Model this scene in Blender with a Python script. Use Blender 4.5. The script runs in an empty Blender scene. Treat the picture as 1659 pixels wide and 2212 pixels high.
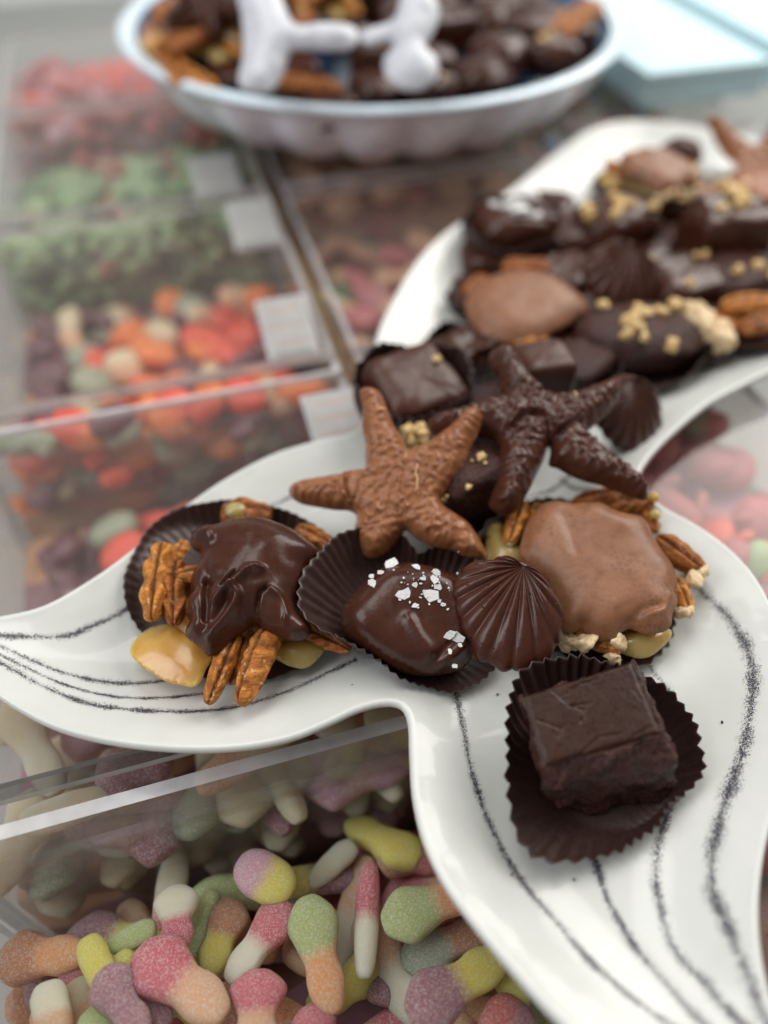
import bpy, bmesh, math, random
import numpy as np
from mathutils import Vector, Matrix, noise, geometry
R = math.radians
random.seed(7)
SC = bpy.context.scene
COL = SC.collection
CM = 0.01                                   # everything below is measured in cm and written in metres

# ------------------------------------------------------------------ camera
PITCH = R(48.0); FOC = 1664.0; CU, CV = 829.5, 1106.0; CAMH = 20.0
cam = bpy.data.cameras.new('camera'); camo = bpy.data.objects.new('camera', cam); COL.objects.link(camo)
cam.sensor_fit = 'VERTICAL'; cam.sensor_height = 36.0; cam.lens = 36.0*FOC/2212.0
cam.clip_start = 0.005; cam.clip_end = 30
camo.location = (0, 0, CAMH*CM); camo.rotation_euler = (math.pi/2-PITCH, 0, 0)
cam.dof.use_dof = True; cam.dof.focus_distance = 0.223; cam.dof.aperture_fstop = 3.1; cam.dof.aperture_blades = 0
SC.camera = camo

# ------------------------------------------------------------------ light
w = bpy.data.worlds.new('World'); SC.world = w; w.use_nodes = True
w.node_tree.nodes['Background'].inputs[0].default_value = (1.0, 0.985, 0.96, 1)
w.node_tree.nodes['Background'].inputs[1].default_value = 0.30
def area(name, loc, target, sx, sy, power, color):
    l = bpy.data.lights.new(name, 'AREA'); l.shape = 'RECTANGLE'; l.size = sx*CM; l.size_y = sy*CM
    l.energy = power; l.color = color
    o = bpy.data.objects.new(name, l); COL.objects.link(o); o.location = Vector(loc)*CM
    d = (Vector(target)-Vector(loc)).normalized(); o.rotation_euler = d.to_track_quat('-Z', 'Y').to_euler()
area('window_light', (85, 95, 95), (0, 20, 0), 120, 90, 24, (1.0, 0.965, 0.91))
area('ceiling_light', (-30, 40, 130), (0, 25, 0), 90, 60, 8.5, (1.0, 0.98, 0.95))
area('left_fill_light', (-95, -15, 75), (0, 25, 0), 60, 90, 9, (0.97, 0.98, 1.0))  # added fill from the left, lifts faces turned towards the camera
SC.render.engine = 'CYCLES'
SC.cycles.use_denoising = True
SC.cycles.max_bounces = 10; SC.cycles.transparent_max_bounces = 24; SC.cycles.caustics_reflective = False; SC.cycles.caustics_refractive = False
SC.cycles.sample_clamp_indirect = 4
SC.view_settings.view_transform = 'Standard'; SC.view_settings.look = 'None'
SC.view_settings.exposure = -0.05; SC.view_settings.gamma = 1.0; SC.view_settings.use_curve_mapping = False

# ------------------------------------------------------------------ projection helpers (cm)
FWD = Vector((0, math.cos(PITCH), -math.sin(PITCH))); UPV = Vector((0, math.sin(PITCH), math.cos(PITCH)))
CAMP = Vector((0, 0, CAMH))
def ray(u, v): return (FWD + Vector((1, 0, 0))*((u-CU)/FOC) + UPV*((CV-v)/FOC)).normalized()
def at(u, v, z=0.0):
    d = ray(u, v); return CAMP + d*((z-CAMH)/d.z)
class Frame:
    """a plane at P with normal n; px() drops a line of sight on it and returns its 2D place"""
    def __init__(s, P, n=(0, 0, 1)):
        s.P = Vector(P); s.Z = Vector(n).normalized()
        s.X = Vector((0, 1, 0)).cross(s.Z); s.X = s.X.normalized(); s.Y = s.Z.cross(s.X)
    def px(s, u, v):
        d = ray(u, v); t = (s.P-CAMP).dot(s.Z)/d.dot(s.Z); q = CAMP+d*t-s.P
        return (q.dot(s.X), q.dot(s.Y))
    def w(s, x, y, z=0): return s.P+s.X*x+s.Y*y+s.Z*z
def zoomer(ox, oy, k): return lambda pts: [(ox+x*k, oy+y*k) for x, y in pts]
Z1 = zoomer(219.4, 1042.4, .3638); Z2 = zoomer(603.5, 795.5, .2976); Z3 = zoomer(603.5, 1097.2, .3968)
Z4 = zoomer(932.6, 713.2, .3307); Z5 = zoomer(987.5, 1042.3, .4048); Z6 = zoomer(1042.3, 1371.5, .3307)
Z7 = zoomer(658.3, 274.3, .6032); ZG2 = zoomer(0, 1810.4, .3968); ZG3 = zoomer(493.7, 1810.4, .3968); ZG1 = zoomer(0, 1481, .5952)

# ------------------------------------------------------------------ objects helpers
def tag(o, label=None, cat=None, group=None, kind=None):
    if label: o['label'] = label
    if cat: o['category'] = cat
    if group: o['group'] = group
    if kind: o['kind'] = kind
    return o
def thing(name, P, label, cat, group=None):
    o = bpy.data.objects.new(name, None); COL.objects.link(o); o.location = Vector(P)*CM; o.empty_display_size = .01
    return tag(o, label, cat, group)
def mesh(name, verts, faces, mat, parent=None, origin=None, smooth=True, fm=None):
    """verts in world cm; origin (or the parent's place) becomes the object's origin"""
    me = bpy.data.meshes.new(name)
    V = np.array([tuple(v) for v in verts], dtype=float)
    if parent is not None:
        q = parent; O = Vector((0, 0, 0))
        while q is not None: O += q.location; q = q.parent
        O = np.array(O)/CM
    elif origin is not None: O = np.array(tuple(origin))
    else: O = np.zeros(3)
    me.from_pydata(((V-O)*CM).tolist(), [], [tuple(int(i) for i in f) for f in faces])
    mats = mat if isinstance(mat, (list, tuple)) else [mat]
    for m in mats: me.materials.append(m)
    if fm is not None: me.polygons.foreach_set('material_index', fm)
    me.polygons.foreach_set('use_smooth', [smooth]*len(me.polygons)); me.update()
    bm = bmesh.new(); bm.from_mesh(me); bmesh.ops.recalc_face_normals(bm, faces=bm.faces); bm.to_mesh(me); bm.free()
    o = bpy.data.objects.new(name, me); COL.objects.link(o)
    if parent is not None: o.parent = parent
    else: o.location = Vector(tuple(O))*CM
    return o
def copy_tree(o, parent=None):
    c = o.copy(); COL.objects.link(c); c.parent = parent
    for ch in list(o.children): copy_tree(ch, c)
    return c
def place(o, P, rz=0, s=1.0, rx=0, ry=0, label=None, group=None):
    o.location = Vector(P)*CM; o.rotation_euler = (rx, ry, rz); o.scale = (s, s, s)
    if label: o['label'] = label
    if group: o['group'] = group
    return o

# ------------------------------------------------------------------ materials
class NT:
    def __init__(s, name):
        s.m = bpy.data.materials.new(name); s.m.use_nodes = True; s.t = s.m.node_tree; s.N = s.t.nodes; s.L = s.t.links
        s.b = s.N['Principled BSDF']; s.out = s.N['Material Output']
        tc = s.N.new('ShaderNodeTexCoord'); vm = s.N.new('ShaderNodeVectorMath'); vm.operation = 'SCALE'; vm.inputs['Scale'].default_value = 100
        s.L.new(tc.outputs['Object'], vm.inputs[0]); s.co = vm.outputs[0]; s.tc = tc
    def noise(s, scale, detail=3, rough=.5, co=None, dist=0):
        n = s.N.new('ShaderNodeTexNoise'); n.inputs['Scale'].default_value = scale; n.inputs['Detail'].default_value = detail
        n.inputs['Roughness'].default_value = rough; n.inputs['Distortion'].default_value = dist
        s.L.new(co or s.co, n.inputs['Vector']); return n.outputs['Fac']
    def vor(s, scale, feature='F1', out='Distance', co=None, rnd=1):
        n = s.N.new('ShaderNodeTexVoronoi'); n.feature = feature; n.inputs['Scale'].default_value = scale; n.inputs['Randomness'].default_value = rnd
        s.L.new(co or s.co, n.inputs['Vector']); return n.outputs[out]
    def stretch(s, v):
        n = s.N.new('ShaderNodeVectorMath'); n.operation = 'MULTIPLY'; s.L.new(s.co, n.inputs[0]); n.inputs[1].default_value = v; return n.outputs[0]
    def ramp(s, fac, stops, interp='LINEAR'):
        n = s.N.new('ShaderNodeValToRGB'); n.color_ramp.interpolation = interp; e = n.color_ramp.elements
        while len(e) < len(stops): e.new(0.5)
        for q, (p, c) in zip(e, stops):
            q.position = p; q.color = (c[0], c[1], c[2], 1) if isinstance(c, (tuple, list)) else (c, c, c, 1)
        s.L.new(fac, n.inputs[0]); return n.outputs['Color']
    def math(s, op, a, b=None, c=None):
        n = s.N.new('ShaderNodeMath'); n.operation = op
        for i, x in enumerate((a, b, c)):
            if x is None: continue
            if isinstance(x, (int, float)): n.inputs[i].default_value = x
            else: s.L.new(x, n.inputs[i])
        return n.outputs[0]
    def mix(s, fac, a, b):
        n = s.N.new('ShaderNodeMix'); n.data_type = 'RGBA'
        for i, x in ((0, fac), (6, a), (7, b)):
            if isinstance(x, (int, float)): n.inputs[i].default_value = x
            elif isinstance(x, (tuple, list)): n.inputs[i].default_value = (x[0], x[1], x[2], 1)
            else: s.L.new(x, n.inputs[i])
        return n.outputs[2]
    def bump(s, h, dist_cm, strength=1.0, normal=None):
        n = s.N.new('ShaderNodeBump'); n.inputs['Distance'].default_value = dist_cm*CM; n.inputs['Strength'].default_value = strength
        s.L.new(h, n.inputs['Height'])
        if normal is not None: s.L.new(normal, n.inputs['Normal'])
        return n.outputs[0]
    def set(s, **k):
        for key, v in k.items():
            key = {'color': 'Base Color', 'rough': 'Roughness', 'normal': 'Normal', 'spec': 'Specular IOR Level', 'coat': 'Coat Weight', 'coatr': 'Coat Roughness',
                   'sss': 'Subsurface Weight', 'sssr': 'Subsurface Radius', 'ssss': 'Subsurface Scale', 'trans': 'Transmission Weight', 'ior': 'IOR', 'sheen': 'Sheen Weight', 'alpha': 'Alpha'}[key]
            i = s.b.inputs[key]
            if isinstance(v, (int, float)): i.default_value = v
            elif isinstance(v, (tuple, list)): i.default_value = (v[0], v[1], v[2], 1) if len(i.default_value) == 4 else tuple(v)
            else: s.L.new(v, i)
        return s.m

def choc_mat(name, c1, c2, rough=.32, bubbles=0, lumps=0, bloom=.12):
    n = NT(name)
    a = n.noise(.7, 5, .6, dist=1.5); sp = n.noise(28, 2, .5)
    col = n.ramp(a, [(.3, c1), (.7, c2)])
    dust = n.math('MULTIPLY', n.ramp(n.noise(40, 2, .6), [(.66, 0), (.76, 1)]), n.ramp(n.noise(1.1, 2), [(.45, 0), (.65, 1)]))
    pale = tuple(min(1, x*2.2+.06) for x in c2)
    col = n.mix(n.math('MULTIPLY', dust, bloom*2), col, pale)
    h = n.math('ADD', n.math('MULTIPLY', n.noise(2.2, 3), .6), n.math('MULTIPLY', sp, .06))
    nm = n.bump(h, .06, .6)
    if lumps: nm = n.bump(n.noise(4.5, 2, .45, dist=.4), lumps, .8, nm)
    if bubbles:
        d = n.vor(3.1); hole = n.ramp(d, [(.07, 0), (.12, 1), (.16, 1.0)])
        nm = n.bump(hole, .06, 1.0, nm); col = n.mix(n.ramp(d, [(.05, .75), (.09, 0)]), col, tuple(x*.35 for x in c1))
    return n.set(color=col, rough=n.ramp(n.noise(3, 4), [(.3, rough-.06), (.75, rough+.14)]), normal=nm, spec=.3, sss=0)
M = {}
M['dark'] = choc_mat('dark_chocolate', (.036, .0105, .0056), (.058, .018, .0098), .22)
M['dark_matte'] = choc_mat('dark_chocolate_matt', (.04, .0118, .0065), (.064, .02, .011), .33)
M['dark_star'] = choc_mat('dark_chocolate_moulded', (.04, .0112, .0062), (.07, .0225, .0125), .27, 1, .008, .6)
M['shell'] = choc_mat('dark_chocolate_shell', (.042, .0115, .0064), (.066, .0205, .0115), .24, 1, 0, .4)
M['milk'] = choc_mat('milk_chocolate_moulded', (.19, .07, .027), (.29, .115, .048), .28, 1, .03, .6)
def milk_swirl():
    n = NT('milk_chocolate_swirl'); a = n.noise(.8, 6, .6, dist=2.5)
    v = n.ramp(n.vor(5.5, 'DISTANCE_TO_EDGE'), [(0, 1), (.2, 0)])
    mask = n.math('MULTIPLY', v, n.ramp(n.noise(.55, 3, dist=1), [(.42, 0), (.6, .4)]))
    col = n.ramp(a, [(.32, (.155, .061, .026)), (.68, (.235, .1, .048))]); col = n.mix(mask, col, (.3, .15, .09))
    h = n.noise(1.2, 4, .5, dist=1.2)
    return n.set(color=col, rough=.42, spec=.35, normal=n.bump(h, .035, .6), sss=.0, sssr=(.02, .008, .004))
M['milk_swirl'] = milk_swirl()
def fudge(name, rough, bumpd, speck, c1=(.02, .0065, .0045), c2=(.045, .0145, .01)):
    n = NT(name); a = n.noise(1.4, 5, .6)
    col = n.ramp(a, [(.3, c1), (.72, c2)])
    g = n.noise(22, 3, .7); nm = n.bump(n.noise(5, 6, .65), bumpd, .9); nm = n.bump(g, bumpd*.3, .8, nm)
    return n.set(color=col, rough=n.ramp(n.noise(12, 2), [(.35, rough-.12), (.7, rough+.15)]), normal=nm, spec=speck)
M['fudge_top'] = fudge('fudge_crust', .33, .015, .22, (.021, .0062, .003), (.034, .011, .0055))
M['fudge_side'] = fudge('fudge_crumb', .27, .14, .42, (.024, .0052, .0028), (.06, .013, .007))
def paper():
    n = NT('brown_glassine_paper'); f = n.noise(9, 5, .7); st = n.noise(3, 4, .6)
    col = n.ramp(f, [(.3, (.027, .0115, .009)), (.75, (.047, .022, .018))])
    return n.set(color=col, rough=n.ramp(st, [(.3, .34), (.7, .5)]), normal=n.bump(f, .012, .5), spec=.6)
M['paper'] = paper()
def pecan_mat():
    n = NT('pecan_skin'); st = n.noise(2.4, 5, .65, n.stretch((1, 3.2, 3.2)), dist=.7)
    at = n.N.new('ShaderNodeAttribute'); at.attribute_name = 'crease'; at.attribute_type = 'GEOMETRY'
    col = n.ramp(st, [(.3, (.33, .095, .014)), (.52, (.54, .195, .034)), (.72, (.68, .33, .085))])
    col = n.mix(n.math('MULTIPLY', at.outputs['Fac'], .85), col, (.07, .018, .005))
    fl = n.ramp(n.noise(5, 3), [(.62, 0), (.66, 1)]); col = n.mix(n.math('MULTIPLY', fl, .6), col, (.66, .46, .27))
    oi = n.N.new('ShaderNodeObjectInfo'); hv = n.N.new('ShaderNodeHueSaturation'); n.L.new(col, hv.inputs['Color']); n.L.new(n.math('MULTIPLY_ADD', oi.outputs['Random'], .5, .62), hv.inputs['Value']); n.L.new(n.math('MULTIPLY_ADD', oi.outputs['Random'], .012, .492), hv.inputs['Hue']); col = hv.outputs['Color']
    nm = n.bump(n.noise(7, 4, .6, n.stretch((.5, 1.6, 1.6))), .09, .9)
    return n.set(color=col, rough=.45, normal=nm, spec=.22, sss=.1, sssr=(.05, .02, .01))
M['pecan'] = pecan_mat()
def nutmeat(name, c1, c2):
    n = NT(name); a = n.noise(5, 4, .6)
    return n.set(color=n.ramp(a, [(.3, c1), (.7, c2)]), rough=.5, normal=n.bump(a, .05, .8), sss=.3, sssr=(.08, .05, .02))
M['nutmeat'] = nutmeat('nut_meat', (.5, .33, .16), (.75, .6, .38))
M['walnut'] = nutmeat('walnut_meat', (.42, .24, .08), (.74, .57, .27))
M['shaving'] = nutmeat('milk_chocolate_shaving', (.55, .27, .12), (.68, .38, .2))
def caramel(name, c1, c2):
    n = NT(name); a = n.noise(.9, 3, .5, dist=1)
    col = n.ramp(a, [(.3, c1), (.7, c2)]); fl = n.ramp(n.vor(1.6), [(.03, 1), (.05, 0)]); col = n.mix(fl, col, (.12, .03, .01))
    return n.set(color=col, rough=.24, normal=n.bump(n.noise(1.6, 3), .04, .6), sss=.75, sssr=(.6, .3, .08), coat=.25, coatr=.1)
M['caramel'] = caramel('soft_caramel', (.5, .21, .035), (.6, .33, .09))
M['caramel_pale'] = caramel('pale_caramel', (.34, .2, .06), (.46, .31, .11))
def salt():
    n = NT('sea_salt'); a = n.noise(12, 3, .6)
    return n.set(color=n.ramp(a, [(.3, (.74, .76, .76)), (.7, (.93, .93, .92))]), rough=.25, trans=.2, sss=.2, sssr=(.1, .1, .1), normal=n.bump(a, .03, .8))
M['salt'] = salt()
def ceramic():
    n = NT('glazed_white_ceramic'); a = n.noise(.35, 4, .6); sp = n.ramp(n.noise(14, 3, .6), [(.66, 0), (.74, 1)])
    col = n.ramp(a, [(.3, (.52, .535, .51)), (.7, (.58, .59, .565))]); col = n.mix(n.math('MULTIPLY', sp, .12), col, (.4, .4, .4))
    return n.set(color=col, rough=.36, coat=.35, coatr=.05, normal=n.bump(n.noise(1.1, 4, .55), .03, .5), spec=.4)
M['ceramic'] = ceramic()
def crayon():
    n = NT('charcoal_crayon_glaze'); N, L = n.N, n.L
    uv = N.new('ShaderNodeUVMap'); uv.uv_map = 'strip'; sep = N.new('ShaderNodeSeparateXYZ'); L.new(uv.outputs[0], sep.inputs[0])
    ac = n.math('ABSOLUTE', sep.outputs['Y'])
    fine = n.noise(26, 3, .7); wide = n.noise(1.1, 3, .6)
    edge = n.math('ADD', ac, n.math('MULTIPLY', n.math('SUBTRACT', wide, .5), 1.5))
    val = n.math('SUBTRACT', fine, n.math('MULTIPLY_ADD', edge, .24, .44))
    mask = n.ramp(val, [(0.0, 0), (.035, 1)])
    mask = n.math('MULTIPLY', mask, n.ramp(ac, [(.92, 1), (1, 0)]))
    n.set(color=(.045, .04, .055), rough=.4)
    tr = N.new('ShaderNodeBsdfTransparent'); mx = N.new('ShaderNodeMixShader')
    L.new(mask, mx.inputs[0]); L.new(tr.outputs[0], mx.inputs[1]); L.new(n.b.outputs[0], mx.inputs[2]); L.new(mx.outputs[0], n.out.inputs[0])
    return n.m
M['crayon'] = crayon()
def acrylic(name, haze, hcol):
    n = NT(name); N, L = n.N, n.L
    tr = N.new('ShaderNodeBsdfTransparent'); tr.inputs[0].default_value = (.985, .99, .985, 1)
    gl = N.new('ShaderNodeBsdfGlossy'); gl.inputs['Roughness'].default_value = .06
    df = N.new('ShaderNodeBsdfDiffuse'); df.inputs[0].default_value = (*hcol, 1)
    tl = N.new('ShaderNodeBsdfTranslucent'); tl.inputs[0].default_value = (*hcol, 1); m0 = N.new('ShaderNodeMixShader'); L.new(df.outputs[0], m0.inputs[1]); L.new(tl.outputs[0], m0.inputs[2])
    m1 = N.new('ShaderNodeMixShader'); L.new(n.math('MULTIPLY', n.noise(.4, 5, .6), haze*2), m1.inputs[0]); L.new(tr.outputs[0], m1.inputs[1]); L.new(m0.outputs[0], m1.inputs[2])
    fr = N.new('ShaderNodeFresnel'); fr.inputs[0].default_value = 1.49
    geo = N.new('ShaderNodeNewGeometry'); frf = n.math('MULTIPLY', fr.outputs[0], n.math('MULTIPLY', n.math('SUBTRACT', 1.0, geo.outputs['Backfacing']), .75))
    m2 = N.new('ShaderNodeMixShader'); L.new(frf, m2.inputs[0]); L.new(m1.outputs[0], m2.inputs[1]); L.new(gl.outputs[0], m2.inputs[2])
    L.new(m2.outputs[0], n.out.inputs[0]); return n.m
M['acrylic'] = acrylic('clear_acrylic', .05, (.6, .6, .58))
M['acrylic_wall'] = acrylic('scuffed_acrylic', .22, (.78, .73, .68))
M['acrylic_lid'] = acrylic('dusty_acrylic_lid', .045, (.78, .72, .69))
def acr_edge():
    n = NT('acrylic_cut_edge'); N, L = n.N, n.L
    n.set(color=n.ramp(n.noise(1.2, 5), [(.3, (.5, .5, .52)), (.7, (.68, .68, .7))]), rough=.25, coat=.4)
    tr = N.new('ShaderNodeBsdfTransparent'); mx = N.new('ShaderNodeMixShader'); mx.inputs[0].default_value = .7
    L.new(tr.outputs[0], mx.inputs[1]); L.new(n.b.outputs[0], mx.inputs[2]); L.new(mx.outputs[0], n.out.inputs[0]); return n.m
M['edge'] = acr_edge()
M['lip'] = acrylic('lid_lip_dark_refraction', .36, (.11, .11, .105))  # dark refraction in the clear lid's edge, painted as grey
def gummy_mat(name, ca, cb, x0=-.2, x1=.35, sugar=1.0):
    n = NT(name); sep = n.N.new('ShaderNodeSeparateXYZ'); n.L.new(n.co, sep.inputs[0])
    t = n.math('ADD', sep.outputs['X'], n.math('MULTIPLY', n.math('SUBTRACT', n.noise(2, 2), .5), .5))
    mr = n.N.new('ShaderNodeMapRange'); n.L.new(t, mr.inputs[0]); mr.inputs[1].default_value = x0; mr.inputs[2].default_value = x1
    col = n.mix(mr.outputs[0], ca, cb)
    g = n.noise(13, 4, .85); col = n.mix(n.ramp(g, [(.5, 0), (.6, .6*sugar)]), col, (.8, .76, .7))
    return n.set(color=col, rough=n.ramp(g, [(.4, .55), (.6, .22)]), normal=n.bump(g, .1*sugar, 1.0), sss=.6, sssr=(.4, .22, .14), spec=.6)
def plain(name, c, rough=.5, **k):
    n = NT(name); a = n.noise(1.5, 4); return n.set(color=n.ramp(a, [(.3, tuple(x*.88 for x in c)), (.7, tuple(min(1, x*1.06) for x in c))]), rough=rough, **k)

# ------------------------------------------------------------------ shapes
def resample(pts, step, closed=True, smooth=True):
    P = [Vector((p[0], p[1])) for p in pts]; n = len(P); out = []
    seg = n if closed else n-1
    for i in range(seg):
        p0, p1, p2, p3 = (P[(i-1) % n], P[i], P[(i+1) % n], P[(i+2) % n]) if closed else (P[max(i-1, 0)], P[i], P[i+1], P[min(i+2, n-1)])
        k = max(1, int(round((p2-p1).length/step)))
        for j in range(k):
            t = j/k
            if smooth: q = .5*((2*p1)+(p2-p0)*t+(2*p0-5*p1+4*p2-p3)*t*t+(3*p1-p0-3*p2+p3)*t*t*t)
            else: q = p1.lerp(p2, t)
            out.append((q.x, q.y))
    if not closed: out.append(tuple(P[-1]))
    return out
def seg_dist(X, B, closed=True):
    """distance from points X (n,2) to polyline B"""
    A = np.array(B, float); C = np.roll(A, -1, 0) if closed else A[1:]; A = A if closed else A[:-1]
    D = C-A; L2 = (D**2).sum(1)+1e-12; out = np.full(len(X), 1e9)
    for i in range(0, len(X), 4000):
        x = X[i:i+4000, None, :]; t = np.clip(((x-A)*D).sum(2)/L2, 0, 1); q = x-(A+t[..., None]*D)
        out[i:i+4000] = np.sqrt((q**2).sum(2).min(1))
    return out
def inside(X, B):
    B = np.array(B, float); C = np.roll(B, -1, 0); r = np.zeros(len(X), bool)
    for (x1, y1), (x2, y2) in zip(B, C):
        c = ((y1 > X[:, 1]) != (y2 > X[:, 1])); xx = (x2-x1)*(X[:, 1]-y1)/(y2-y1+1e-15)+x1
        r ^= c & (X[:, 0] < xx)
    return r
def fill(outline, step):
    B = np.array(outline, float); lo = B.min(0); hi = B.max(0); hx = step*.866
    g = []; r = 0; y = lo[1]
    while y <= hi[1]:
        x = lo[0]+(step/2 if r % 2 else 0)
        while x <= hi[0]: g.append((x, y)); x += step
        y += hx; r += 1
    G = np.array(g); G = G[inside(G, B)]; G = G[seg_dist(G, B) > step*.45]
    allv = [Vector(p) for p in B.tolist()]+[Vector(p) for p in G.tolist()]
    nb = len(B)
    r = geometry.delaunay_2d_cdt(allv, [(i, (i+1) % nb) for i in range(nb)], [list(range(nb))], 1, 1e-6)
    V = np.array([tuple(v) for v in r[0]]); F = [tuple(f) for f in r[2]]
    return V, F
def relax(z, F, n, fixed, it):
    if it == 0: return z
    E = np.array([(f[a], f[(a+1) % 3]) for f in F for a in range(3)]); E = np.vstack([E, E[:, ::-1]]); E = np.unique(E, axis=0)
    deg = np.bincount(E[:, 0], minlength=n)
    for _ in range(it):
        s = np.bincount(E[:, 0], weights=z[E[:, 1]], minlength=n)/np.maximum(deg, 1); z = np.where(fixed, z, s)
    return z
def nz(x, y, z=0, o=1): return noise.fractal(Vector((x, y, z)), 1.0, 2.0, o)
def pillow(name, outline_px, fr, h, hb, Rd, mat, parent=None, origin=None, step=.09, p=2.2, it=6, ridges=(), nf=None, base=None, bend=None, pxf=True):
    """closed body over an outline: domed top of height h, belly hb; ridges = [(polyline_px, width, height)]"""
    O = [fr.px(*q) for q in outline_px] if pxf else outline_px
    O = resample(O, step)
    V, F = fill(O, step); n = len(V); d = seg_dist(V, O); bd = d < 1e-5
    prof = (1-(1-np.clip(d/Rd, 0, 1))**p)**(1/1.6)
    zt = relax(h*prof, F, n, bd, it)
    env = np.clip(d/(.35*Rd), 0, 1)
    for pl, wd, hh in ridges:
        q = [fr.px(*a) for a in pl] if pxf else pl
        q = resample(q, .15, False); zt = zt+hh*np.exp(-(seg_dist(V, q, False)/wd)**2)*env
    if nf is not None: zt = zt+env*np.array([nf(x, y) for x, y in V])
    zb = -relax(hb*np.clip(prof*1.6, 0, 1), F, n, bd, 2)
    off = np.zeros(n) if bend is None else np.array([bend(x, y) for x, y in V])
    idx = np.cumsum(~bd)-1+n
    verts = [fr.w(x, y, a+o) for (x, y), a, o in zip(V, zt, off)]+[fr.w(x, y, a+o) for (x, y), a, o, b in zip(V, zb, off, bd) if not b]
    faces = [f for f in F]+[tuple((i if bd[i] else int(idx[i])) for i in reversed(f)) for f in F]
    if base is not None:
        verts = [Vector((v.x, v.y, max(v.z, base))) for v in verts]
    return mesh(name, verts, faces, mat, parent, origin or fr.P)
def ellipse_px(cx, cy, rx, ry, n=20, ph=0):
    return [(cx+rx*math.cos(2*math.pi*i/n+ph), cy+ry*math.sin(2*math.pi*i/n+ph)) for i in range(n)]

def pecan_geo(seed, L=1.0, W=.5, T=.4, ribs=9, depth=.07):
    """pecan half along x, groove down the middle, wrinkled ribs; returns verts, faces, crease"""
    rnd = random.Random(seed); sx = rnd.random()*50; nu, nv = 64, 44; V = []; C = []
    for i in range(nu+1):
        u = math.pi*i/nu; x = -math.cos(u); r0 = math.sin(u)**.62
        for j in range(nv):
            a = 2*math.pi*j/nv; y = math.cos(a); z = math.sin(a)
            rr = r0*(1-.1*x)
            groove = math.exp(-(y/.17)**2)*(1 if z > 0 else .35)
            ph = x*ribs+1.2*abs(y)*2+1.8*nz(x*1.5+sx, y*1.2, z)
            rib = .5+.5*math.sin(ph*1.7)
            rib = rib**2
            n1 = nz(x*2+sx, y*2, z*2+3, 2)
            dsp = 1-groove*.45-depth*(1-rib)*(1.4 if z > -.2 else .5)*(1 if abs(y) > .15 else .3)+.1*n1
            V.append((x*L*(1+.02*n1), y*W*rr*(dsp*.75+.25)*(1+.05*n1), z*T*rr*dsp*(1 if z > 0 else .55)))
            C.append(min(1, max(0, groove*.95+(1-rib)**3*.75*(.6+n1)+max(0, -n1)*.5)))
    F = [(i*nv+j, i*nv+(j+1) % nv, (i+1)*nv+(j+1) % nv, (i+1)*nv+j) for i in range(nu) for j in range(nv)]
    return V, F, C
def pecan(a, b, wpx, z, parent, seed=0, zb=None, roll=0, T=None, ribs=9, depth=.07, name='pecan'):
    A = at(*a, z); B = at(*b, z if zb is None else zb); L = (B-A).length/2; X = (B-A).normalized()
    Y = Vector((0, 0, 1)).cross(X).normalized(); Zv = X.cross(Y); Rm = Matrix.Rotation(roll, 3, X); Y = Rm @ Y; Zv = Rm @ Zv
    W = wpx*(at(a[0], a[1], z)-CAMP).length/FOC/2; T = T or W*.85
    V, F, C = pecan_geo(seed, L, W, T, ribs, depth); c = (A+B)/2
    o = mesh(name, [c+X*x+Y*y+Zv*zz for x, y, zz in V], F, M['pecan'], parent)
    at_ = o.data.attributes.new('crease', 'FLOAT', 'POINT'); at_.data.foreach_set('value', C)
    return o
def chunk(name, P, r, mat, parent, seed, flat=.8, n=(0, 0, 1)):
    rnd = random.Random(seed); q = Vector(n).to_track_quat('Z', 'Y'); nu, nv = 14, 20; V = []; e = .7; ax = [rnd.uniform(.7, 1.25) for _ in range(3)]; rz = rnd.uniform(0, 3)
    f = lambda c: math.copysign(abs(c)**e, c); Rm = Matrix.Rotation(rz, 3, 'Z') @ Matrix.Rotation(rnd.uniform(-1, 1), 3, 'X')
    for i in range(nu+1):
        ph = -math.pi/2+math.pi*i/nu
        for j in range(nv):
            th = 2*math.pi*j/nv; p = Vector((f(math.cos(ph))*f(math.cos(th))*ax[0], f(math.cos(ph))*f(math.sin(th))*ax[1], f(math.sin(ph))*flat*ax[2]))
            k = 1+.55*noise.noise(p*1.4+Vector((seed*3.1, 0, 0)))+.25*noise.noise(p*3.5+Vector((0, seed, 0)))
            V.append(Vector(P)+q @ (Rm @ (p*r*k)))
    F = [(i*nv+j, i*nv+(j+1) % nv, (i+1)*nv+(j+1) % nv, (i+1)*nv+j) for i in range(nu) for j in range(nv)]
    return mesh(name, V, F, mat, parent)
def flake(P, r, parent, seed, n):
    rnd = random.Random(seed); k = rnd.choice((6, 7, 8, 9)); r *= 1.05; q = Vector(n).to_track_quat('Z', 'Y'); a0 = rnd.random()*6; V = []
    rr = [r*rnd.uniform(.5, 1.2) for _ in range(k)]
    for zz, s in ((-.008, 1), (.014, .93)):
        for i in range(k):
            a = a0+2*math.pi*i/k; V.append(Vector(P)+q @ Vector((rr[i]*s*math.cos(a), rr[i]*s*math.sin(a)*.8, zz)))
    F = [tuple(range(k))[::-1], tuple(range(k, 2*k))]+[(i, (i+1) % k, k+(i+1) % k, k+i) for i in range(k)]
    return mesh('salt_flake', V, F, M['salt'], parent, smooth=False)
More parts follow.
